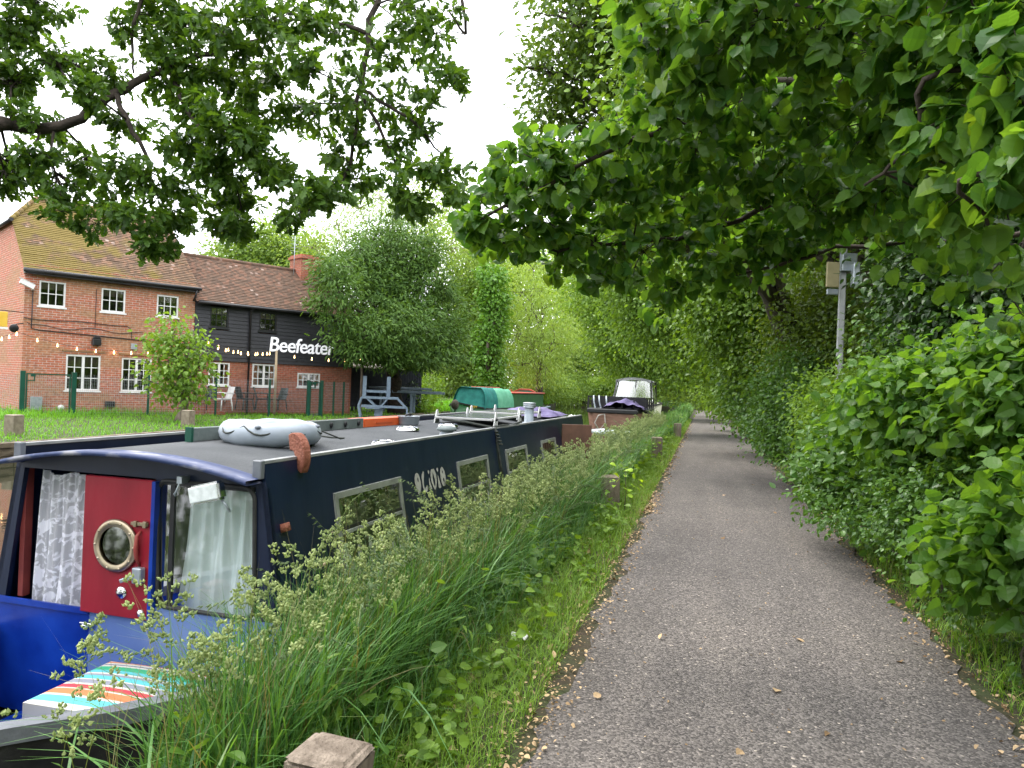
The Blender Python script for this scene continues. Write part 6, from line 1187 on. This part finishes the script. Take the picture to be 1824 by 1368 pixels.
# flowering grass heads: arching stems with clustered spikelets
OCT = (np.array([(0, 0, 0), (.35, .22, 0), (.35, 0, .22), (.35, -.22, 0), (.35, 0, -.22), (1, 0, 0)], np.float32), np.array([(0, 1, 2), (0, 2, 3), (0, 3, 4), (0, 4, 1), (5, 2, 1), (5, 3, 2), (5, 4, 3), (5, 1, 4)]))
def seedheads(name, n, samp, h0, h1, kind, sw, sk, mats):
    x, y, z = samp(n); stems = []; Pn, A, Nn, S, Rn = [], [], [], [], []
    V = []; F = []; o = 0
    for i in range(n):
        h = h0+(h1-h0)*random.random(); a = random.random()*6.283; ln = random.uniform(.05, .3) if kind == 0 else random.uniform(.2, .5); d = np.array((math.cos(a), math.sin(a), 0)); pth = []
        b0 = np.array((x[i], y[i], z[i])); m_ = 9
        for k in range(m_):
            f = k/(m_-1)
            if kind == 0: p = b0+d*h*ln*f**2+np.array((0, 0, h*(f-.1*f**3)))
            else: p = b0+d*h*ln*f**2.2*1.2+np.array((0, 0, h*(f-.38*ln*2*f**4)))
            pth.append(p)
        pth = np.array(pth); pw_ = np.array((-d[1], d[0], 0)); rgt = sw*(1-.6*np.arange(m_)/(m_-1))
        for s_ in (-1, 1): pass
        q_ = np.stack([pth-pw_*rgt[:, None], pth+d*rgt[:, None]*.9, pth+pw_*rgt[:, None]], 1).reshape(-1, 3); V.append(q_)
        for k in range(m_-1):
            for j in range(2): F.append((o+3*k+j, o+3*k+j+1, o+3*k+4+j, o+3*k+3+j))
        o += len(q_); cr = random.random()
        nodes = np.linspace(.76, 1.0, 7) if kind == 0 else np.linspace(.62, 1.0, 13)
        for ni, f in enumerate(nodes):
            k = f*(m_-1); k0 = min(int(k), m_-2); p = pth[k0]+(pth[k0+1]-pth[k0])*(k-k0); tn = nrm(pth[k0+1]-pth[k0])
            if kind == 0:
                br = (1-ni/7)*.075*h+.004; ba = random.random()*6.283; c = p+np.array((math.cos(ba), math.sin(ba), .35))*br
                ns_ = 9 if ni < 6 else 12
                for _ in range(ns_):
                    Pn.append(c+rng.normal(size=3)*.008*sk*np.array((1, 1, .8))); A.append(tn*.8+(c-p)*6+rng.normal(size=3)*.4); S.append(sk*random.uniform(.012, .019)); Rn.append(cr*.6+.4*random.random())
            else:
                for _ in range(2):
                    dd = d*.6+np.array((0, 0, -.8))+rng.normal(size=3)*.25; Pn.append(p+rng.normal(size=3)*.003); A.append(tn*.5+dd); S.append(sk*random.uniform(.022, .034)); Rn.append(cr*.6+.4*random.random())
    Pn = np.array(Pn); A = nrm(np.array(A)); Nn = rng.normal(size=A.shape); Tv, Tf = OCT; Nn = nrm(Nn-A*(Nn*A).sum(1, keepdims=True)); Bb = np.cross(Nn, A); S = np.array(S)[:, None, None]
    fat = 1.5 if kind == 0 else .7
    V2 = Pn[:, None]+S*(A[:, None]*Tv[None, :, 0:1]+fat*(Bb[:, None]*Tv[None, :, 1:2]+Nn[:, None]*Tv[None, :, 2:3]))
    F2 = (Tf[None]+(np.arange(len(Pn))*6)[:, None, None]).reshape(-1, 3)
    V = np.concatenate(V); F = np.array(F); F3 = np.concatenate([F[:, [0, 1, 2]], F[:, [0, 2, 3]]])
    Vall = np.concatenate([V, V2.reshape(-1, 3)]); Fall = np.concatenate([F3, F2+len(V)]); mi = np.concatenate([np.zeros(len(F3)), np.ones(len(F2))])
    tag(npmesh(name, Vall, Fall, mats, None, np.concatenate([np.full(len(V), .5), np.repeat(np.array(Rn), 6)]), mi), kind='stuff')
G_stem = leafmat('grass_stem', (.07, .12, .04), (.12, .17, .06), .2, .5)
G_head = leafmat('seed_head', (.12, .19, .11), (.25, .34, .21), .35, .7, .15, (1.2, 1.25, .7), odd=(.42, .35, .24))
G_brome = leafmat('brome_head', (.06, .12, .07), (.11, .17, .12), .35, .6, .2)
seedheads('flowering_grass', 16, vsamp(.7, 2.3, -1.22, -.85), .75, 1.0, 0, .0016, 1.0, [G_stem, G_head])
seedheads('flowering_grass', 70, vsamp(2.3, 3.7, -1.22, -.75), .6, 1.0, 0, .0016, 1.15, [G_stem, G_head])
seedheads('flowering_grass', 170, vsamp(3.6, 7, -1.2, -.7), .52, 1.0, 0, .0016, 1.15, [G_stem, G_head])
seedheads('flowering_grass', 200, vsamp(7, 11, -1.18, -.62), .6, 1.03, 0, .0016, 1.2, [G_stem, G_head])
seedheads('flowering_grass', 300, vsamp(11, 26, -1.18, -.6), .6, 1.0, 0, .0025, 1.7, [G_stem, G_head])
seedheads('nodding_grass', 34, vsamp(2.9, 5.2, -1.22, -.98), 1.05, 1.35, 1, .0015, 1.0, [G_stem, G_brome])
seedheads('nodding_grass', 90, vsamp(2.6, 6.5, -1.2, -.8), .75, 1.1, 1, .0015, 1.0, [G_stem, G_brome])
seedheads('nodding_grass', 160, vsamp(6.5, 20, -1.2, -.6), .8, 1.15, 1, .002, 1.3, [G_stem, G_brome])
# weeds and leafy sprigs
def weeds(name, n, samp, z0, z1, size, lm, per=10, tm=OVATE):
    x, y, z = samp(n); Pn = np.repeat(np.stack([x, y, z], 1), per, 0)+rng.normal(size=(n*per, 3))*np.array((.05, .05, 0)); hmax = np.repeat(z0+(z1-z0)*rng.random(n), per); Pn[:, 2] += hmax*rng.random(n*per)
    A = rng.normal(size=(n*per, 3)); A[:, 2] = A[:, 2]*.3-.1; Nn = rng.normal(size=(n*per, 3))*.4; Nn[:, 2] += 1
    tag(leaves(name, Pn, A, Nn, size*(.6+.8*rng.random(n*per)), tm, lm), kind='stuff')
weeds('verge_weeds', 160, vsamp(1.0, 9, -.95, -.2), .03, .30, .06, L_bright, 14)
weeds('verge_weeds', 300, vsamp(9, 40, -1.0, -.3), .05, .6, .08, L_bright, 10)
weeds('verge_weeds', 110, vsamp(.8, 8, -1.15, -.6), .10, .62, .085, L_mid, 16, LANCE)
weeds('verge_weeds', 60, vsamp(.8, 7, -1.1, -.5), .05, .42, .075, L_hazel, 12)
weeds('hedge_foot_weeds', 420, vsamp(3.0, 14, 2.35, 3.3), .02, .22, .045, L_hedge, 12)
weeds('hedge_foot_weeds', 300, vsamp(14, 50, 2.35, 3.4), .05, .45, .09, L_hedge, 12)
sprig = at(1112, 860, 9.6); q0 = np.array(sprig)+rng.normal(size=(16, 3))*.09
sg_ = thing('leafy_sapling', 'bright green sapling sprig in front of the half hidden bollard', 'plant', (sprig.x, sprig.y-.05, 0))
w = MB(); w.tube([(0, 0, 0), (.02, 0, .3), (0, .02, .58)], [.006, .005, .003], 5); w.build('stem', M_bark, sg_)
leaves('foliage', q0-np.array((sprig.x, sprig.y-.05, 0)), rng.normal(size=(16, 3)), np.array((0, -.4, 1.))+rng.normal(size=(16, 3))*.4, np.full(16, .085), OVATE, leafmat('lime_leaf', (.16, .32, .03), (.22, .40, .05), .45), sg_)
# fallen leaves and twig litter along both path edges
Lt = leafmat('dead_leaf', (.07, .05, .033), (.32, .275, .22), .1, .7, .2, (1.2, 1, .7))
def litter(n, s0, s1, tc, tsd, size, pw=1.4):
    s = s0+(s1-s0)*rng.random(n)**pw; t = tc+rng.normal(size=n)*tsd; X, Y = PA(s, t); Pn = np.stack([X, Y, np.maximum(gz(s, t), 0)+.022+.008*rng.random(n)], 1)
    A = rng.normal(size=(n, 3)); A[:, 2] *= .15; Nn = rng.normal(size=(n, 3))*.25; Nn[:, 2] += 1; return Pn, A, Nn, size*(.4+1.1*rng.random(n)**2)
ps = [litter(3000, .8, 12, -.06, .085, .021), litter(1400, 10, 40, -.04, .08, .036), litter(1500, 3, 12, 2.24, .10, .024), litter(700, 12, 45, 2.24, .1, .04), litter(600, 2, 25, 1.1, .8, .014), litter(26, 2, 14, 1.2, .7, .05), litter(130, 1, 8, -.3, .14, .05)]
tag(leaves('fallen_leaves', *[np.concatenate([p[i] for p in ps]) for i in range(4)], OVATE, Lt), kind='stuff')
p_ = at(1003, 1063, 5.6); p_ = P(4.6, -.36, .07); q = MB(); q.grid(lambda u, v: (.11*(u-.5), .07*(v-.5)+.01*math.sin(u*8), .03*abs(math.sin(u*6+v*4))+.012*math.sin(v*15)), 10, 8)
o = q.build('paper_scrap', M_white); o.location = p_; o.rotation_euler = (0, 0, .4); tag(o, 'crumpled scrap of white paper lying in the grass beside the path', 'litter')
